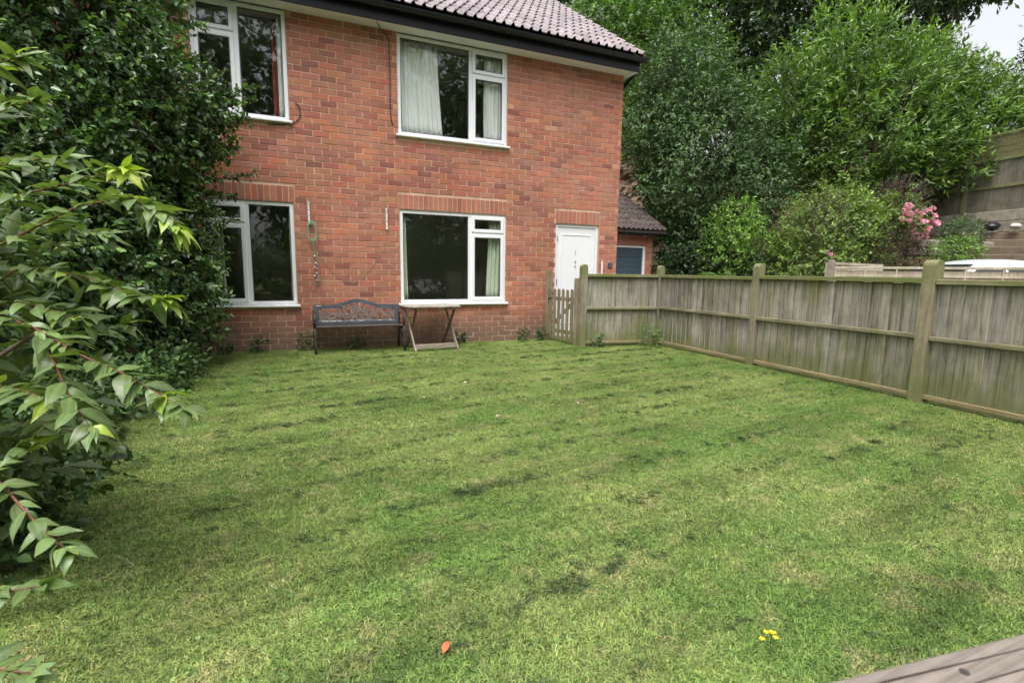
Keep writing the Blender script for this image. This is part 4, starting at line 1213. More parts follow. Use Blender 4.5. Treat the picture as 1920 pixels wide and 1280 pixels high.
# ------------------------------------------------------------------ brambles in the left bed
for i, (x, y, r, h) in enumerate(((-1.35, -3.1, .35, .35), (-1.5, -3.8, .42, .45), (-1.32, -4.5, .35, .36), (-1.6, -5.0, .5, .5), (-1.3, -2.3, .30, .3), (-1.25, -1.6, .25, .25), (-1.2, -5.3, .3, .3), (-1.9, -4.3, .5, .8))):
    plant('bramble', 'bramble', ['low leafy bramble at the foot of the dark bush', 'tangled bramble clump spilling on the lawn edge', 'rough bramble clump below the broad leaved shrub', 'deep bramble clump behind the broad leaved shrub', 'small bramble by the lawn edge under the evergreen', 'thin weedy bramble nearest the house corner bed', 'low bramble sprawl tucked beneath the broad leaved shrub stems', 'tall dark bramble at the back of the bed'][i],
          (x, y, 0), [(x, y, h * .55, r, r, h * .6)], LM['bramble'], 170, 6, .16, .05, .038, 40 + i, group='brambles along the left bed', trunk=.012, limbs=False, crown='foliage', jit=.8, upw=.2, kind=4, tip=(.6, .5, .1), inner=.5)

# ------------------------------------------------------------------ broad leaved shrub close to the lens
shr = empty('broadleaf_shrub', (-1.3, -5.8, 0), 'broad leaved shrub with red stems reaching in from the left edge', 'shrub')
BR = [
[(-1.117, -5.562, 1.445), (-0.894, -5.747, 1.572), (-0.748, -5.856, 1.622), (-0.676, -5.919, 1.628)],
[(-1.024, -5.683, 1.634), (-0.829, -5.806, 1.728), (-0.713, -5.885, 1.747)],
[(-1.164, -5.468, 1.212), (-0.811, -5.757, 1.375), (-0.622, -5.887, 1.411), (-0.511, -5.951, 1.44), (-0.457, -5.995, 1.448)],
[(-1.101, -5.563, 1.125), (-0.73, -5.862, 1.275), (-0.575, -5.972, 1.342), (-0.437, -6.061, 1.36), (-0.35, -6.126, 1.317), (-0.311, -6.149, 1.273)],
[(-1.14, -5.513, 0.98), (-0.815, -5.733, 1.163), (-0.609, -5.88, 1.134), (-0.459, -6.005, 1.086), (-0.366, -6.068, 1.073)],
[(-1.039, -5.654, 1.059), (-0.857, -5.792, 1.016), (-0.721, -5.911, 0.975), (-0.597, -6.017, 0.912), (-0.478, -6.096, 0.864), (-0.377, -6.169, 0.81), (-0.311, -6.224, 0.779)],
[(-0.721, -5.911, 0.975), (-0.652, -6.012, 0.86), (-0.601, -6.08, 0.777), (-0.553, -6.129, 0.724)],
[(-0.782, -6.25, 0.733), (-0.646, -6.373, 0.668), (-0.556, -6.456, 0.588), (-0.494, -6.509, 0.552)],
[(-0.798, -6.3, 0.366), (-0.668, -6.39, 0.419), (-0.568, -6.45, 0.448)],
[(-0.736, -6.443, 0.317), (-0.628, -6.512, 0.306), (-0.555, -6.564, 0.315)],
[(-1.352, -5.33, 0.872), (-1.037, -5.546, 1.053), (-0.789, -5.762, 1.046), (-0.626, -5.86, 1.0)],
[(-1.286, -5.495, 0.691), (-0.988, -5.716, 0.79), (-0.779, -5.913, 0.8), (-0.642, -6.031, 0.768)],
[(-1.334, -5.272, 1.308), (-1.05, -5.422, 1.474), (-0.851, -5.554, 1.521), (-0.709, -5.636, 1.519)],
[(-1.268, -5.38, 0.778), (-0.973, -5.547, 0.867), (-0.743, -5.691, 0.914), (-0.541, -5.822, 0.976)],
[(-1.415, -5.151, 1.156), (-1.083, -5.328, 1.277), (-0.84, -5.48, 1.315), (-0.613, -5.637, 1.277)],
[(-1.3, -5.418, 0.437), (-1.018, -5.567, 0.608), (-0.821, -5.699, 0.645), (-0.622, -5.846, 0.593)],
[(-1.149, -5.817, 0.4), (-0.938, -5.887, 0.529), (-0.817, -5.928, 0.594), (-0.757, -5.946, 0.643)]]
shm = NB('broad_shrub_leaf')
tx = shm.n.new('ShaderNodeTexCoord').outputs['UV']
sc_ = shm.mix((0.145, 0.205, 0.068), (0.108, 0.172, 0.062), shm.ramp(shm.noise(30, 3), [(.35, 0), (.65, 1)]))
sc_ = shm.mix(sc_, (0.20, 0.075, 0.03), shm.ramp(shm.noise(22, 3, .6), [(.70, 0), (.76, .8)]))
sc_ = shm.mix(sc_, shm.tint(), 1.0, 'MULTIPLY')
sp_ = shm.bsdf(sc_, .36, .5, shm.bump(shm.noise(70, 3), .25, .003), out=False)
st_ = shm.n.new('ShaderNodeBsdfTranslucent'); shm.l.new(shm.mix(sc_, (1.2, 1.3, .45), 1.0, 'MULTIPLY'), st_.inputs['Color'])
sx_ = shm.n.new('ShaderNodeMixShader'); sx_.inputs[0].default_value = .25; shm.l.new(sp_, sx_.inputs[1]); shm.l.new(st_.outputs[0], sx_.inputs[2]); shm.l.new(sx_.outputs[0], shm.out.inputs['Surface'])
def big_leaf(seed, tint):
    """elliptical leaf 1 long, folded on the midrib, drooping, wavy; midrib and edge lighter"""
    q = random.Random(seed); V, T = [], []; nl, prof = 9, lambda t: .215 * (math.sin(PI * t ** .72) ** 1.05) * (1 - .25 * t)
    bend, twist, fold = q.uniform(.05, .6), q.uniform(-.35, .35), q.uniform(.12, .32)
    for i in range(nl + 1):
        t = i / nl; w = max(prof(min(t, .999)), .002); zc = .12 * t - bend * t * t
        for j, sgn in enumerate((-1, -.5, 0, .5, 1)):
            wv = .018 * math.sin(9 * t + seed + j) * abs(sgn)
            y = sgn * w; z = zc + abs(sgn) * w * fold * 1.6 - (sgn * sgn) * w * .25 + wv + twist * t * y
            V.append((t * (1 - .12 * bend), y, z)); k = 1.35 if j == 2 else ((1.0 if i % 2 else .88) if abs(sgn) < .9 else 1.15)
            T.append((tint[0] * k, tint[1] * k, tint[2] * k))
    F = []
    for i in range(nl):
        for j in range(4): a = i * 5 + j; F.append((a, a + 1, a + 6, a + 5))
    return raw_mesh('leaf', np.array(V), F, shm.m, np.array(T), smooth=True)
LV = [big_leaf(i, (k, k, k * .98)) for i, k in enumerate((.75, .85, .95, 1.0, 1.1, 1.2, .9, 1.05))]
LY = [big_leaf(20 + i, c) for i, c in enumerate(((2.1, 1.9, .8), (1.7, 1.65, .85), (2.4, 2.1, .75)))]
rq = random.Random(21); lvs = []
stems = []
for bi, pts in enumerate(BR):
    P = [Vector(p) for p in pts]; n = len(P)
    stems.append(P)
    tot = sum((P[i + 1] - P[i]).length for i in range(n - 1)); step = .027 if bi < 7 else .030
    cnt = max(8, int(tot / step))
    for c in range(cnt):
        s = (c + .5) / cnt * (n - 1); i = min(int(s), n - 2); p = P[i].lerp(P[i + 1], s - i); d = (P[i + 1] - P[i]).normalized()
        fr = (c + .5) / cnt
        for k in range(2 if rq.random() < .75 else 1):
            az = rq.uniform(.5, 1.25) * (1 if (c + k) % 2 else -1)
            sidev = d.cross(Vector((0, 0, 1))).normalized()
            ld = (d * math.cos(az) + sidev * math.sin(az) + Vector((rq.gauss(0, .25), rq.gauss(0, .25), rq.uniform(-.35, .35)))).normalized()
            L = rq.uniform(.058, .112) * (.8 if fr > .9 else 1)
            if bi in (7, 8, 9): L *= .72
            lvs.append((p, ld, L, fr, bi))
    if True:                                                  # rosette at the tip
        d = (P[-1] - P[-2]).normalized()
        for k in range(5):
            a = 2 * PI * k / 5; sidev = d.cross(Vector((0, 0, 1))).normalized(); uv = sidev.cross(d)
            lvs.append((P[-1], (d * 1.1 + (sidev * math.cos(a) + uv * math.sin(a)) * .7).normalized(), rq.uniform(.06, .09) * (.75 if bi in (7, 8, 9) else 1), 1.0, bi))
m_parts = [(P, d, L, fr, bi) for (P, d, L, fr, bi) in lvs]
m_parts.sort(key=lambda q: (q[0] - CAM).length / q[2])
extra = MB()
for i, (p, d, L, fr, bi) in enumerate(m_parts):
    yel = (fr > .86 and bi in (2, 3, 4)) or rq.random() < .04
    me = rq.choice(LY if yel else LV)
    xax = d; zref = Vector((rq.gauss(0, .35), rq.gauss(0, .35), 1)); yax = zref.cross(xax).normalized(); zax = xax.cross(yax)
    M_ = Matrix(((xax.x, yax.x, zax.x, p.x), (xax.y, yax.y, zax.y, p.y), (xax.z, yax.z, zax.z, p.z), (0, 0, 0, 1))) @ Matrix.Diagonal((L, L * rq.uniform(.85, 1.15), L, 1))
    M_ = Matrix.Translation(-Vector(shr.location)) @ M_
    if i < 295:
        o = link('leaf', me, shr); o.matrix_local = M_
    else:
        c0 = me.color_attributes['tint'].data[2].color
        extra.add([v.co for v in me.vertices], [tuple(f.vertices) for f in me.polygons], (c0[0], c0[1], c0[2]), M_)
if extra.V: tag(extra.build('leaves', shm.m, shr, smooth=True, fix=False), kind='stuff')
for P in stems:
    m = MB(); n = len(P); m.tube([p - Vector(shr.location) for p in P], [.004 - .0026 * i / (n - 1) for i in range(n)], 6); m.build('stem', MAT['redstem'], shr, smooth=True, fix=False)
m = MB()
for P in stems[:7] + stems[10:]:
    m.tube([Vector((-.1 + rq.uniform(-.1, .1), rq.uniform(-.1, .1), 0)), Vector((-.1, 0, .5)).lerp(P[0] - Vector(shr.location), .5), P[0] - Vector(shr.location)], [.014, .010, .0055], 6)
m.build('main_stem', MAT['bark'], shr, smooth=True, fix=False)
rg = np.random.default_rng(77)                                # older leaves deep in the shrub
Pp, Oo = shoots_on([(-1.25, -5.45, .85, .42, .45, .75)], 260, rg, inner=.6, bottom=.1)
V, F, T = foliage(Pp, Oo, rg, 5, .10, .10, .042, kind=4, jit=.8)
tag(link('inner_leaves', raw_mesh('inner_leaves', V - np.array(shr.location), F, shm.m, T * .9), shr), kind='stuff')

# ------------------------------------------------------------------ trees and shrubs behind the fence
plant('elder_tree', 'tree', 'blue green small leaved tree beside the garage', (10.3, 3.9, .3),
      [(10.6, 3.7, 4.3, 1.55, 1.3, 2.1), (9.95, 3.9, 3.4, .8, .9, 1.5), (11.7, 3.3, 3.4, 1.15, 1.0, 1.8), (10.5, 3.9, 6.2, 1.15, 1.0, 1.25), (10.3, 3.4, 2.0, .8, .7, 1.2), (11.7, 3.7, 5.4, 1.0, .8, 1.2), (9.5, 4.4, 5.3, .8, .8, 1.1), (12.8, 3.4, 4.4, .9, .8, 1.3), (9.8, 4.3, 6.6, .8, .8, .9)],
      LM['elder'], 7800, 8, .36, .115, .05, 51, lumpy=.42, inner=.2, tip=(.5, .45, .3), jit=.6, trunk=.11, droop=.25)
plant('laurel', 'tree', 'large bright green laurel with long glossy leaves above the bank', (16.2, 2.9, 2.4),
      [(16.3, 2.6, 5.5, 2.1, 1.7, 2.2), (15.4, 3.0, 6.9, 1.35, 1.2, 1.75), (18.4, 1.6, 5.5, 1.45, 1.2, 1.35), (14.3, 3.1, 5.0, 1.1, 1.1, 1.6), (17.2, 2.0, 4.3, 1.7, 1.1, .9), (17.4, 2.4, 7.0, 1.4, 1.2, 1.2), (15.1, 2.4, 4.1, 1.1, .9, .9), (19.4, 1.1, 5.0, 1.1, 1.0, 1.1), (18.9, 1.6, 6.4, 1.1, 1.0, .9), (13.6, 3.4, 6.3, 1.0, .9, 1.3), (18.3, .9, 4.4, 1.1, .8, .7)],
      LM['laurel'], 7400, 9, .42, .165, .055, 52, lumpy=.36, inner=.15, tip=(.75, .6, .2), upw=.9, jit=.42, kind=4, trunk=.14, spread=.75)
plant('ash_tree', 'tree', 'tall fresh green tree rising behind the house gable', (10.6, 9.2, 1.0),
      [(10.8, 8.9, 7.0, 2.3, 1.8, 2.8), (12.6, 8.4, 8.6, 2.2, 1.8, 2.4), (10.4, 9.0, 4.4, 1.8, 1.4, 1.8), (12.2, 8.2, 5.2, 1.6, 1.4, 2.0), (11.4, 9.5, 10.2, 2.2, 1.8, 1.8)],
      LM['mid'], 4600, 8, .50, .18, .085, 53, lumpy=.42, inner=.2, tip=(.7, .6, .1), jit=.6, trunk=.2, droop=.3)
for i, (b, bl, lab) in enumerate((
    ((17.0, 11.5, 4.5), [(16.6, 11, 10.5, 3.4, 2.6, 3.6), (18.5, 11, 13, 3, 2.6, 2.6), (15.5, 11.5, 13.0, 2.6, 2.2, 2.4)], 'dark leafy tree directly behind the elder and laurel'),
    ((21.5, 10.5, 5), [(21.2, 10, 11.0, 3.2, 2.6, 3.6), (22.8, 9.5, 13.6, 3.2, 2.6, 2.2), (20.0, 9.0, 8.2, 2.4, 2.0, 2.2)], 'dense dark tree towering above the laurel'),
    ((26.0, 9.0, 5.5), [(25.4, 8.4, 10.6, 2.6, 2.2, 3.0), (24.6, 8.0, 13.6, 3.4, 2.6, 1.7), (27.6, 6.6, 14.3, 2.6, 2.0, 1.2), (26.6, 7.0, 8.6, 2.2, 1.8, 1.8)], 'dark spreading tree whose branch overhangs the patch of white sky'),
    ((13.8, 14.5, 4), [(13.5, 14, 11.8, 2.9, 2.4, 3.0), (15.5, 14, 9.0, 2.6, 2.2, 3.2)], 'far dark tree seen over the roof verge'))):
    plant('dark_tree', 'tree', lab, b, bl, LM['dark'], 2500, 8, .6, .27, .13, 60 + i, group='dark trees on the hilltop', lumpy=.3, inner=.25, tip=(.6, .5, .1), jit=.6, trunk=.26, droop=.2)
plant('conifer', 'tree', 'dark narrow conifer at the right edge against the sky', (22.6, 1.4, 4.5),
      [(22.6, 1.4, 5.6, 1.1, 1.1, 1.5), (22.6, 1.4, 7.4, .8, .8, 1.5), (22.6, 1.4, 9.0, .5, .5, 1.4), (22.8, 1.1, 4.6, 1.6, 1.2, 1.0)], LM['conifer'], 1800, 8, .3, .13, .04, 71, upw=.6, trunk=.12, lumpy=.15)
plant('light_shrub', 'shrub', 'fresh light green shrub below the blue green tree', (10.45, 2.2, .4), [(10.5, 2.2, 2.35, .72, .6, .72), (10.1, 2.1, 1.6, .6, .55, .8), (11.0, 2.1, 1.7, .6, .55, .8)], LM['light'], 900, 8, .2, .085, .042, 72, tip=(.4, .35, .1), trunk=.03, limbs=False)
plant('rose_bush', 'shrub', 'broad arching green rose bush behind the fence', (12.1, .8, .5), [(12.2, .9, 2.15, 1.1, .85, 1.0), (11.6, .8, 1.35, 1.0, .8, .9), (13.0, .8, 1.7, .8, .7, .8), (12.5, .9, 2.75, .8, .65, .6), (13.3, .7, 2.4, .6, .5, .6)], LM['olive'], 2900, 8, .26, .085, .042, 73, tip=(.8, .6, .1), trunk=.03, limbs=False, lumpy=.25, droop=.25)
plant('dark_shrub', 'shrub', 'brown half dead shrub beneath the pink flowers', (13.7, .2, .9), [(13.7, .2, 1.75, .75, .6, .8), (13.1, .0, 1.4, .6, .5, .7)], LM['dead'], 1000, 7, .22, .07, .02, 74, trunk=.025, limbs=False, jit=.9)
plant('ivy_bush', 'bush', 'shadowy dark green bush at the garage corner', (9.55, 2.9, .2), [(9.55, 2.9, 1.1, .75, .7, 1.1), (10.2, 2.4, .9, .8, .6, .9), (11.0, 1.6, .8, .9, .6, .8)], LM['dark'], 1300, 8, .2, .10, .055, 75, trunk=.03, limbs=False)
plant('spotted_shrub', 'shrub', 'small yellow green shrub on the bank behind the car', (14.9, -.55, 1.4), [(14.9, -.55, 1.75, .55, .45, .38)], LM['light'], 330, 7, .14, .07, .03, 76, trunk=.015, limbs=False)
plant('sage_plant', 'plant', 'grey green leafy plant beside the sleeper steps', (15.7, -.25, 1.95), [(15.7, -.25, 2.3, .42, .35, .34)], LM['elder'], 260, 7, .14, .07, .03, 77, trunk=.015, limbs=False)
plant('step_weed', 'plant', 'low green plant at the foot of the sleeper steps near the right edge', (15.9, -2.3, 1.2), [(15.9, -2.3, 1.6, .4, .4, .3)], LM['mid'], 220, 7, .14, .07, .03, 78, trunk=.015, limbs=False)
# pink rose with purple sprays
pr = empty('pink_rose', (14.5, .6, 1.3), 'shrub with pink blossom and purple feathery sprays on the bank', 'flowering shrub')
rg = np.random.default_rng(81)
P, O = shoots_on([(14.2, .55, 2.65, .8, .55, .6)], 560, rg, inner=.3); V, F, T = foliage(P, O, rg, 7, .2, .07, .035, tip=(.5, .4, .1))
link('foliage', raw_mesh('foliage', V - np.array(pr.location), F, LM['olive'], T), pr)
P, O = shoots_on([(14.4, .6, 3.05, .7, .4, .42)], 330, rg, inner=.2); O = unit(O + np.array([.6, 0, .7])); V, F, T = foliage(P, O, rg, 16, .38, .045, .012, spread=.5, jit=.25)
link('purple_sprays', raw_mesh('purple_sprays', V - np.array(pr.location), F, LM['purple'], T), pr)
for k in range(44):
    c = np.array([14.5 + rg.normal(0, .36), .10 + rg.normal(0, .10), 2.50 + rg.normal(0, .22)]) if k < 34 else np.array([13.9 + rg.normal(0, .15), .1, 2.8 + rg.normal(0, .1)])
    n_ = 9; R = unit(rg.normal(0, 1, (n_, 3)) + np.array([-.2, -.5, .3])); V, F, kk = leaf_arrays(np.repeat(c[None], n_, 0), R, unit(rg.normal(0, 1, (n_, 3))), np.full(n_, .10), np.full(n_, .10))
    T = np.repeat(rg.uniform(.7, 1.5, (n_, 1)) * np.ones(3), kk, 0)
    link('blossom', raw_mesh('blossom', V - np.array(pr.location), F, LM['pink'], T), pr)
m = MB(); m.tube([(0, 0, -.1), (0, 0, .6), (-.1, 0, 1.2)], .02, 5); m.build('stem', MAT['bark'], pr, fix=False)
pr2 = empty('heather', (11.55, .45, 1.0), 'wispy purple brown sprays between the light shrub and the rose', 'plant')
P, O = shoots_on([(11.55, .5, 2.35, .45, .35, .6)], 260, rg, inner=.3); O = unit(O + np.array([0, 0, .9])); V, F, T = foliage(P, O, rg, 14, .36, .04, .012, spread=.5, jit=.3)
link('sprays', raw_mesh('sprays', V - np.array(pr2.location), F, LM['purple'], T), pr2)
m = MB(); m.tube([(0, 0, -.1), (0, .05, 1.2)], .015, 5); m.build('stem', MAT['bark'], pr2, fix=False)
for k in range(3):
    c = np.array([11.25 + .09 * k, .15, 1.72 - .06 * k]); n_ = 9; R = unit(rg.normal(0, 1, (n_, 3)) + np.array([-.2, -.5, .3])); V, F, kk = leaf_arrays(np.repeat(c[None], n_, 0), R, unit(rg.normal(0, 1, (n_, 3))), np.full(n_, .07), np.full(n_, .07))
    link('blossom', raw_mesh('blossom', V - np.array(pr2.location), F, LM['pink'], np.repeat(rg.uniform(.7, 1.4, (n_, 1)) * np.ones(3), kk, 0)), pr2)
# fern
fn = empty('fern', (9.15, .95, .05), 'spreading pale green fern just behind the fence post', 'fern'); fn.scale = (1.15, 1.15, 1.75)
for k in range(16):
    a = rg.uniform(0, 2 * PI); ln = rg.uniform(.8, 1.15); el = rg.uniform(.75, 1.2)
    ts_ = np.linspace(.08, 1, 24); H = np.array([math.cos(a), math.sin(a), 0])
    pts = H[None] * (ts_ * ln * math.cos(el))[:, None] * 1.5 + np.array([0, 0, 1])[None] * (ln * (math.sin(el) * 1.55 * ts_ - .75 * ts_ ** 2.2))[:, None]
    tg = unit(np.gradient(pts, axis=0)); sd_ = unit(np.cross(tg, np.array([0, 0, 1])))
    Pq = np.concatenate([pts, pts]); Dq = np.concatenate([sd_ + tg * .4, -sd_ + tg * .4]); Lq = np.tile(.20 * np.sin(PI * np.clip(ts_, .05, .97)) ** .7 + .02, 2)
    V, F, kk = leaf_arrays(Pq, Dq, np.tile(np.array([[0, 0, 1.]]), (len(Pq), 1)), Lq, Lq * .22, curl=.15)
    link('frond', raw_mesh('frond', V, F, LM['fern'], np.repeat(rg.uniform(.8, 1.25, (len(Pq), 1)) * np.ones(3), kk, 0)), fn)
# trees on the far side of the garden, behind the photographer; the window panes mirror them
for i, (b, bl, lab) in enumerate((
    ((-3.0, -17.5, 0), [(-3, -17.5, 8.0, 3.6, 2.2, 5.5), (-5.5, -17, 5, 2.8, 2, 4.5)], 'leafy tree opposite the house mirrored in the upstairs panes by the bush'),
    ((3.0, -18, 0), [(3, -18, 7.6, 3.4, 2.2, 5.0), (1, -17, 4.5, 2.5, 2, 4)], 'leafy tree opposite the house mirrored beside the white curtain'),
    ((8.5, -15.5, 0), [(8.5, -15.8, 6.0, 3.0, 2.4, 5.2), (6.2, -15.0, 5.0, 2.6, 2, 4.6)], 'leafy tree opposite the house mirrored in the pane above the table'),
    ((13, -13, 0), [(13, -13, 4.0, 3, 2.4, 4.0), (11, -12, 2.6, 2.2, 2, 2.4)], 'leafy tree past the long fence mirrored in the sash above the table'))):
    plant('opposite_tree', 'tree', lab, b, bl, LM['olive'], 3400, 8, .5, .24, .14, 90 + i, group='trees across the garden', lumpy=.3, jit=.6, trunk=.2)

plant('garden_hedge', 'hedge', 'long leafy hedge across the garden mirrored low in the panes', (4, -12.6, 0),
      [(-6 + 2.2 * i, -12.8 + .25 * math.sin(i * 2.1), 1.2 + .15 * math.sin(i * 1.7), 1.5, .8, 1.45 + .2 * math.sin(i * 2.9)) for i in range(10)], LM['light'], 2600, 8, .3, .15, .08, 99, trunk=.03, limbs=False, lumpy=.25, crown='foliage')

# ------------------------------------------------------------------ grass
def blade_clump(seed, nb, rad, h0, h1, w, lean, tints):
    q = np.random.default_rng(seed)
    n = nb; ang = q.uniform(0, 2 * PI, n); r = rad * np.sqrt(q.random(n))
    P = np.stack([r * np.cos(ang), r * np.sin(ang), np.full(n, -.004)], 1)
    az = q.uniform(0, 2 * PI, n); H = np.stack([np.cos(az), np.sin(az), np.zeros(n)], 1); S = np.stack([-np.sin(az), np.cos(az), np.zeros(n)], 1)
    h = q.uniform(h0, h1, n)[:, None]; le = (q.random(n) ** .8 * lean)[:, None]; ww = w * q.uniform(.7, 1.3, n)[:, None]
    m = P + H * h * le * .45 + np.array([0, 0, 1.]) * h * .6; t = P + H * h * le * 1.25 + np.array([0, 0, 1.]) * h * np.clip(1.05 - le * .62, .1, 1)
    V = np.stack([P - S * ww * .5, P + S * ww * .5, m + S * ww * .42, m - S * ww * .42, t], 1).reshape(-1, 3)
    F = (np.array([[0, 1, 2], [0, 2, 3], [3, 2, 4]])[None] + (np.arange(n) * 5)[:, None, None]).reshape(-1, 3)
    tt = np.array(tints)[q.integers(0, len(tints), n)] * q.uniform(.8, 1.2, (n, 1))
    return V, F, np.repeat(tt, 5, 0)

def scatter(name, pts, rot, scl, idx, meshes, label, kind='stuff'):
    src = bpy.data.collections.new(name + '_source')          # not linked to the scene
    for i, me in enumerate(meshes):
        src.objects.link(bpy.data.objects.new('%s_source_%02d' % (name, i), me))
    me = bpy.data.meshes.new(name); me.vertices.add(len(pts)); me.vertices.foreach_set('co', np.asarray(pts, dtype=np.float32).ravel())
    a = me.attributes.new('rot', 'FLOAT_VECTOR', 'POINT'); a.data.foreach_set('vector', np.asarray(rot, dtype=np.float32).ravel())
    a = me.attributes.new('scl', 'FLOAT_VECTOR', 'POINT'); a.data.foreach_set('vector', np.asarray(scl, dtype=np.float32).ravel())
    a = me.attributes.new('idx', 'INT', 'POINT'); a.data.foreach_set('value', np.asarray(idx, dtype=np.int32))
    o = link(name, me)
    ng = bpy.data.node_groups.new(name, 'GeometryNodeTree')
    ng.interface.new_socket('Geometry', in_out='INPUT', socket_type='NodeSocketGeometry'); ng.interface.new_socket('Geometry', in_out='OUTPUT', socket_type='NodeSocketGeometry')
    gi = ng.nodes.new('NodeGroupInput'); go = ng.nodes.new('NodeGroupOutput'); ip = ng.nodes.new('GeometryNodeInstanceOnPoints'); ci = ng.nodes.new('GeometryNodeCollectionInfo')
    ci.inputs['Collection'].default_value = src; ci.inputs['Separate Children'].default_value = True; ci.inputs['Reset Children'].default_value = True
    def na(nm, ty):
        q = ng.nodes.new('GeometryNodeInputNamedAttribute'); q.data_type = ty; q.inputs['Name'].default_value = nm; return [s for s in q.outputs if s.enabled and s.name == 'Attribute'][0]
    ip.inputs['Pick Instance'].default_value = True
    ng.links.new(gi.outputs[0], ip.inputs['Points']); ng.links.new(ci.outputs[0], ip.inputs['Instance'])
    ng.links.new(na('idx', 'INT'), ip.inputs['Instance Index']); ng.links.new(na('rot', 'FLOAT_VECTOR'), ip.inputs['Rotation']); ng.links.new(na('scl', 'FLOAT_VECTOR'), ip.inputs['Scale'])
    ng.links.new(ip.outputs[0], go.inputs[0])
    md = o.modifiers.new('scatter', 'NODES'); md.node_group = ng
    return tag(o, label, kind=kind)

grass_m = lawn_shader('lawn_grass', 1.16)
tg_ = [(1, 1, 1), (.75, .85, .75), (1.2, 1.12, 1), (1.5, 1.28, 1.25), (.6, .75, .6), (1.1, 1.2, .9), (1.0, 1.05, .95), (1.65, 1.4, 1.4), (.5, .62, .5)]
cl = []
for i in range(6):
    V, F, T = blade_clump(200 + i, 640, .23, .009, .025, .0032, 1.9, tg_); cl.append(raw_mesh('grass_clump', V, F, grass_m, T))
for i in range(3):                                            # clover / broad weeds in the turf
    q = np.random.default_rng(300 + i); n = 14; P = np.stack([q.normal(0, .09, n), q.normal(0, .09, n), q.uniform(.008, .022, n)], 1)
    D = unit(np.stack([q.normal(0, 1, n), q.normal(0, 1, n), q.uniform(-.2, .3, n)], 1)); V, F, k = leaf_arrays(P, D, np.tile(np.array([[0, 0, 1.]]), (n, 1)) + q.normal(0, .3, (n, 3)), q.uniform(.010, .022, n), q.uniform(.008, .015, n), kind=4)
    cl.append(raw_mesh('clover_clump', V, F, grass_m, np.repeat(np.array([[.9, 1.05, 1.1]]) * q.uniform(.8, 1.3, (n, 1)), k, 0)))
def fbm(x, y, s, seed):
    q = np.random.default_rng(seed); v = 0; a = 1.0
    for o in range(4):
        for k in range(3):
            th = q.uniform(0, 2 * PI); v = v + a * np.sin((x * math.cos(th) + y * math.sin(th)) * s * (1.9 ** o) * q.uniform(.8, 1.25) + q.uniform(0, 6.3)) / 3
        a *= .6
    return v
rg = np.random.default_rng(123)
def edge_x(y): return -1.22 + .12 * np.sin(y * 1.7) + .08 * np.sin(y * 4.1)
N = 3900
gx = rg.uniform(-1.5, 5.42, N); gy = rg.uniform(-7.6, -.02, N)
near = 1500                                                   # more blades where they are seen large
gx = np.concatenate([gx, rg.uniform(-1.2, 4.0, near)]); gy = np.concatenate([gy, rg.uniform(-7.4, -4.6, near)])
ok = (gx > edge_x(gy) - .15 * rg.random(len(gx))) & (gx < 5.36 + .01 * (gy + 1))
ok &= ~((gx > 4.0) & (gy > -.95) & (rg.random(len(gx)) < .5))
gx, gy = gx[ok], gy[ok]; n = len(gx)
dens = fbm(gx, gy, 2.2, 5)
sc = .80 + .25 * rg.random(n) + .16 * dens
nearwall = np.exp(-np.abs(gy + .05) / .09) + np.exp(-np.abs(gx - 5.33) / .07); sc = sc * (1 + .9 * nearwall * rg.random(n))
idx = rg.integers(0, 6, n); rot_ = np.stack([rg.normal(0, .10, n), rg.normal(0, .10, n), rg.uniform(0, 6.28, n)], 1)
kx = rg.uniform(-1.2, 5.3, 700); ky = rg.uniform(-7.4, -.2, 700); kk_ = fbm(kx, ky, 2.6, 8) > .05; kx, ky = kx[kk_], ky[kk_]; nk = len(kx)
gx = np.concatenate([gx, kx]); gy = np.concatenate([gy, ky]); sc = np.concatenate([sc, np.ones(nk)]); idx = np.concatenate([idx, rg.integers(6, 9, nk)])
rot_ = np.concatenate([rot_ * np.array([.25, .25, 1]), np.stack([np.zeros(nk), np.zeros(nk), rg.uniform(0, 6.28, nk)], 1)]); n = len(gx)
scatter('grass', np.stack([gx, gy, np.zeros(n)], 1), rot_, np.stack([np.ones(n) * (.9 + .2 * rg.random(n)), np.ones(n), sc], 1), idx, cl, 'short mown grass covering the lawn')
# clippings left in rows by the mower
clipm = NB('dry_clippings'); cc = clipm.mix((.050, .085, .030), (.100, .130, .055), clipm.ramp(clipm.noise(30, 3), [(.35, 0), (.65, 1)])); cc = clipm.mix(cc, clipm.tint(), 1.0, 'MULTIPLY'); clipm.bsdf(cc, .8, .15)
cp = []
for i in range(5):
    q = np.random.default_rng(400 + i); n = 24; P = np.stack([q.normal(0, .015, n), q.normal(0, .011, n), .015 + np.abs(q.normal(0, .007, n))], 1)
    D = unit(np.stack([q.normal(0, 1, n), q.normal(0, .7, n), q.normal(0, .3, n)], 1)); V, F, k = leaf_arrays(P, D, unit(q.normal(0, 1, (n, 3)) + np.array([0, 0, 1.])), q.uniform(.012, .032, n), np.full(n, .0032))
    cp.append(raw_mesh('clipping_heap', V, F, clipm.m, np.repeat(q.uniform(.5, 2.0, (n, 1)) * np.ones(3), k, 0)))
n = 220000
x = rg.uniform(-1.1, 5.2, n); y = rg.uniform(-7.2, -.5, n)
u = y - .12 * x - .05 * np.sin(1.3 * x + y) - .03 * np.sin(3.1 * x)
row = np.abs(((u / .43) % 1.0) - .5) * 2                       # 1 on the row line
long_ = fbm(x * .5, y * 1.6, 1.7, 12)
brk = fbm(x * .75, y * 1.9, 13.0, 14) + .7 * fbm(x, y * 1.5, 31.0, 19)
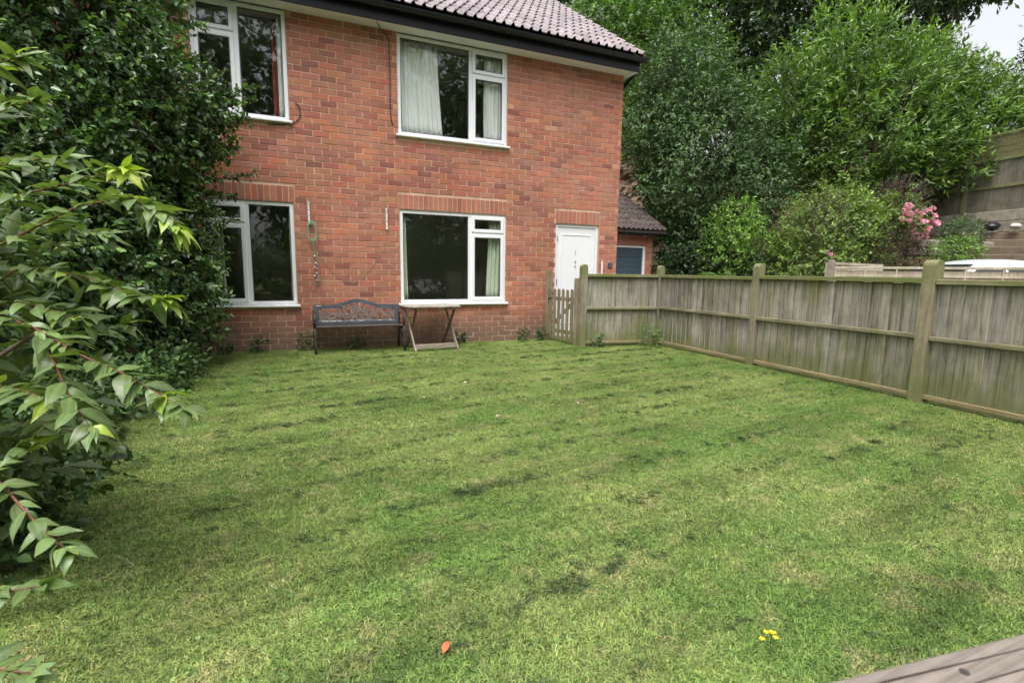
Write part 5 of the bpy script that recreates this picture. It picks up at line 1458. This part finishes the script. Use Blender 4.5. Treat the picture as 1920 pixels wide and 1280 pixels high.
bigp = np.exp(-(((x - .95) / .45) ** 2 + ((y + 6.30 - .12 * (x - .95)) / .10) ** 2)) + .7 * np.exp(-(((x - .2) / .4) ** 2 + ((y + 6.55) / .08) ** 2)) + .6 * np.exp(-(((x - .75) / .35) ** 2 + ((y + 5.95) / .06) ** 2))
pr_ = (np.clip((row - .45) * 1.7, 0, 1) * np.clip(.42 + .8 * long_, 0, 1.2) + .9 * bigp + .06) * np.clip((brk - .35) * 1.1, 0, 1)
ok = (rg.random(n) < pr_ * .62) & (x > edge_x(y))
x, y = x[ok], y[ok]; n = len(x)
scatter('grass_clippings', np.stack([x, y, np.zeros(n)], 1), np.stack([rg.normal(0, .1, n), rg.normal(0, .1, n), .1 + rg.normal(0, .35, n)], 1), np.stack([rg.uniform(.5, 1.6, n), rg.uniform(.4, 1.0, n), rg.uniform(.4, 1.2, n)], 1), rg.integers(0, 5, n), cp, 'dark dried grass clippings lying in mower rows on the lawn')
# weeds along the foot of the wall
wd = LM['bramble']
for i, (x, y, h, lab) in enumerate(((-.95, -.12, .14, 'small weed at the wall foot below the left window'), (-.55, -.10, .18, 'leafy weed at the wall foot below the left window mullion'), (.05, -.12, .22, 'upright weed at the wall foot beside the bench'), (.75, -.10, .13, 'low weed in the shade under the bench'), (2.35, -.12, .14, 'low weed at the wall foot right of the table'), (3.45, -.15, .16, 'spreading weed at the wall foot near the gate'), (3.78, -.16, .18, 'ragged weed beside the gate hanging post'), (4.35, -1.12, .14, 'leafy weed at the foot of the gate end fence post'))):
    plant('weed', 'weed', lab, (x, y, 0), [(x, y, h * .5, .09, .06, h * .55)], wd, 26, 5, .07, .045, .028, 500 + i, group='weeds along the wall foot', trunk=.003, limbs=False, crown='foliage', jit=.7, kind=4, tip=(.8, .7, .2))
plant('corner_weed', 'plant', 'brownish wispy plant growing at the fence corner post', (5.22, -1.32, 0), [(5.22, -1.32, .17, .16, .12, .17)], LM['olive'], 120, 6, .12, .035, .014, 520, trunk=.004, limbs=False, crown='foliage', jit=.7, upw=.8)
# small things on the lawn
def flat_leaf(name, x, y, z, L, col, ang, label, cat):
    V, F, k = leaf_arrays(np.array([[0, 0, 0.]]), np.array([[math.cos(ang), math.sin(ang), .25]]), np.array([[.2, .1, 1.]]), np.array([L]), np.array([L * .5]), kind=4, fold=.3)
    o = link(name, raw_mesh(name, V, F, leaf_mat(name + '_colour', col, .6, .3, .15, .2, 40), np.ones((k, 3)))); o.location = (x, y, z)
    sd__ = o.modifiers.new('thickness', 'SOLIDIFY'); sd__.thickness = .0015
    return tag(o, label, cat)
flat_leaf('fallen_leaf', .352, -6.50, .030, .05, (.50, .16, .07), .9, 'orange fallen leaf lying on the grass near the bottom edge', 'leaf')
flat_leaf('fallen_petal', 1.39, -4.24, .03, .045, (.62, .48, .36), .2, 'pale fallen petal in the middle of the lawn', 'petal')
flat_leaf('fallen_petal', 2.21, -4.12, .03, .045, (.60, .42, .34), 1.2, 'pinkish fallen petal right of the lawn centre', 'petal')
flat_leaf('fallen_petal', 1.00, -3.47, .03, .05, (.58, .43, .30), 2.0, 'tan fallen petal on the lawn in front of the bench', 'petal')
flat_leaf('fallen_petal', 1.52, -3.0, .03, .05, (.66, .60, .5), .5, 'cream fallen petal on the lawn in front of the table', 'petal')
yf = empty('yellow_wildflower', (1.285, -6.86, 0), 'small yellow wildflower standing in the grass near the timber rail', 'flower')
m = MB(); m.tube([(0, 0, 0), (.005, .003, .05), (.0, .0, .085)], .0015, 5); m.tube([(0, 0, .03), (-.03, .005, .07)], .0012, 5); m.build('stem', LM['fern'], yf, fix=False)
ym = leaf_mat('yellow_petal', (.75, .58, .03), .5, .3, .2, .1, 30)
for (x, y, z) in ((0, 0, .088), (.014, .004, .080), (-.008, .012, .082), (-.032, .005, .072), (.006, -.01, .076)):
    n_ = 5; R = unit(np.stack([np.cos(np.arange(n_) * 1.26), np.sin(np.arange(n_) * 1.26), np.full(n_, .5)], 1)); V, F, k = leaf_arrays(np.tile(np.array([[x, y, z]]), (n_, 1)), R, np.tile(np.array([[0, 0, 1.]]), (n_, 1)), np.full(n_, .011), np.full(n_, .010))
    link('petals', raw_mesh('petals', V, F, ym, np.ones((len(V), 3))), yf)
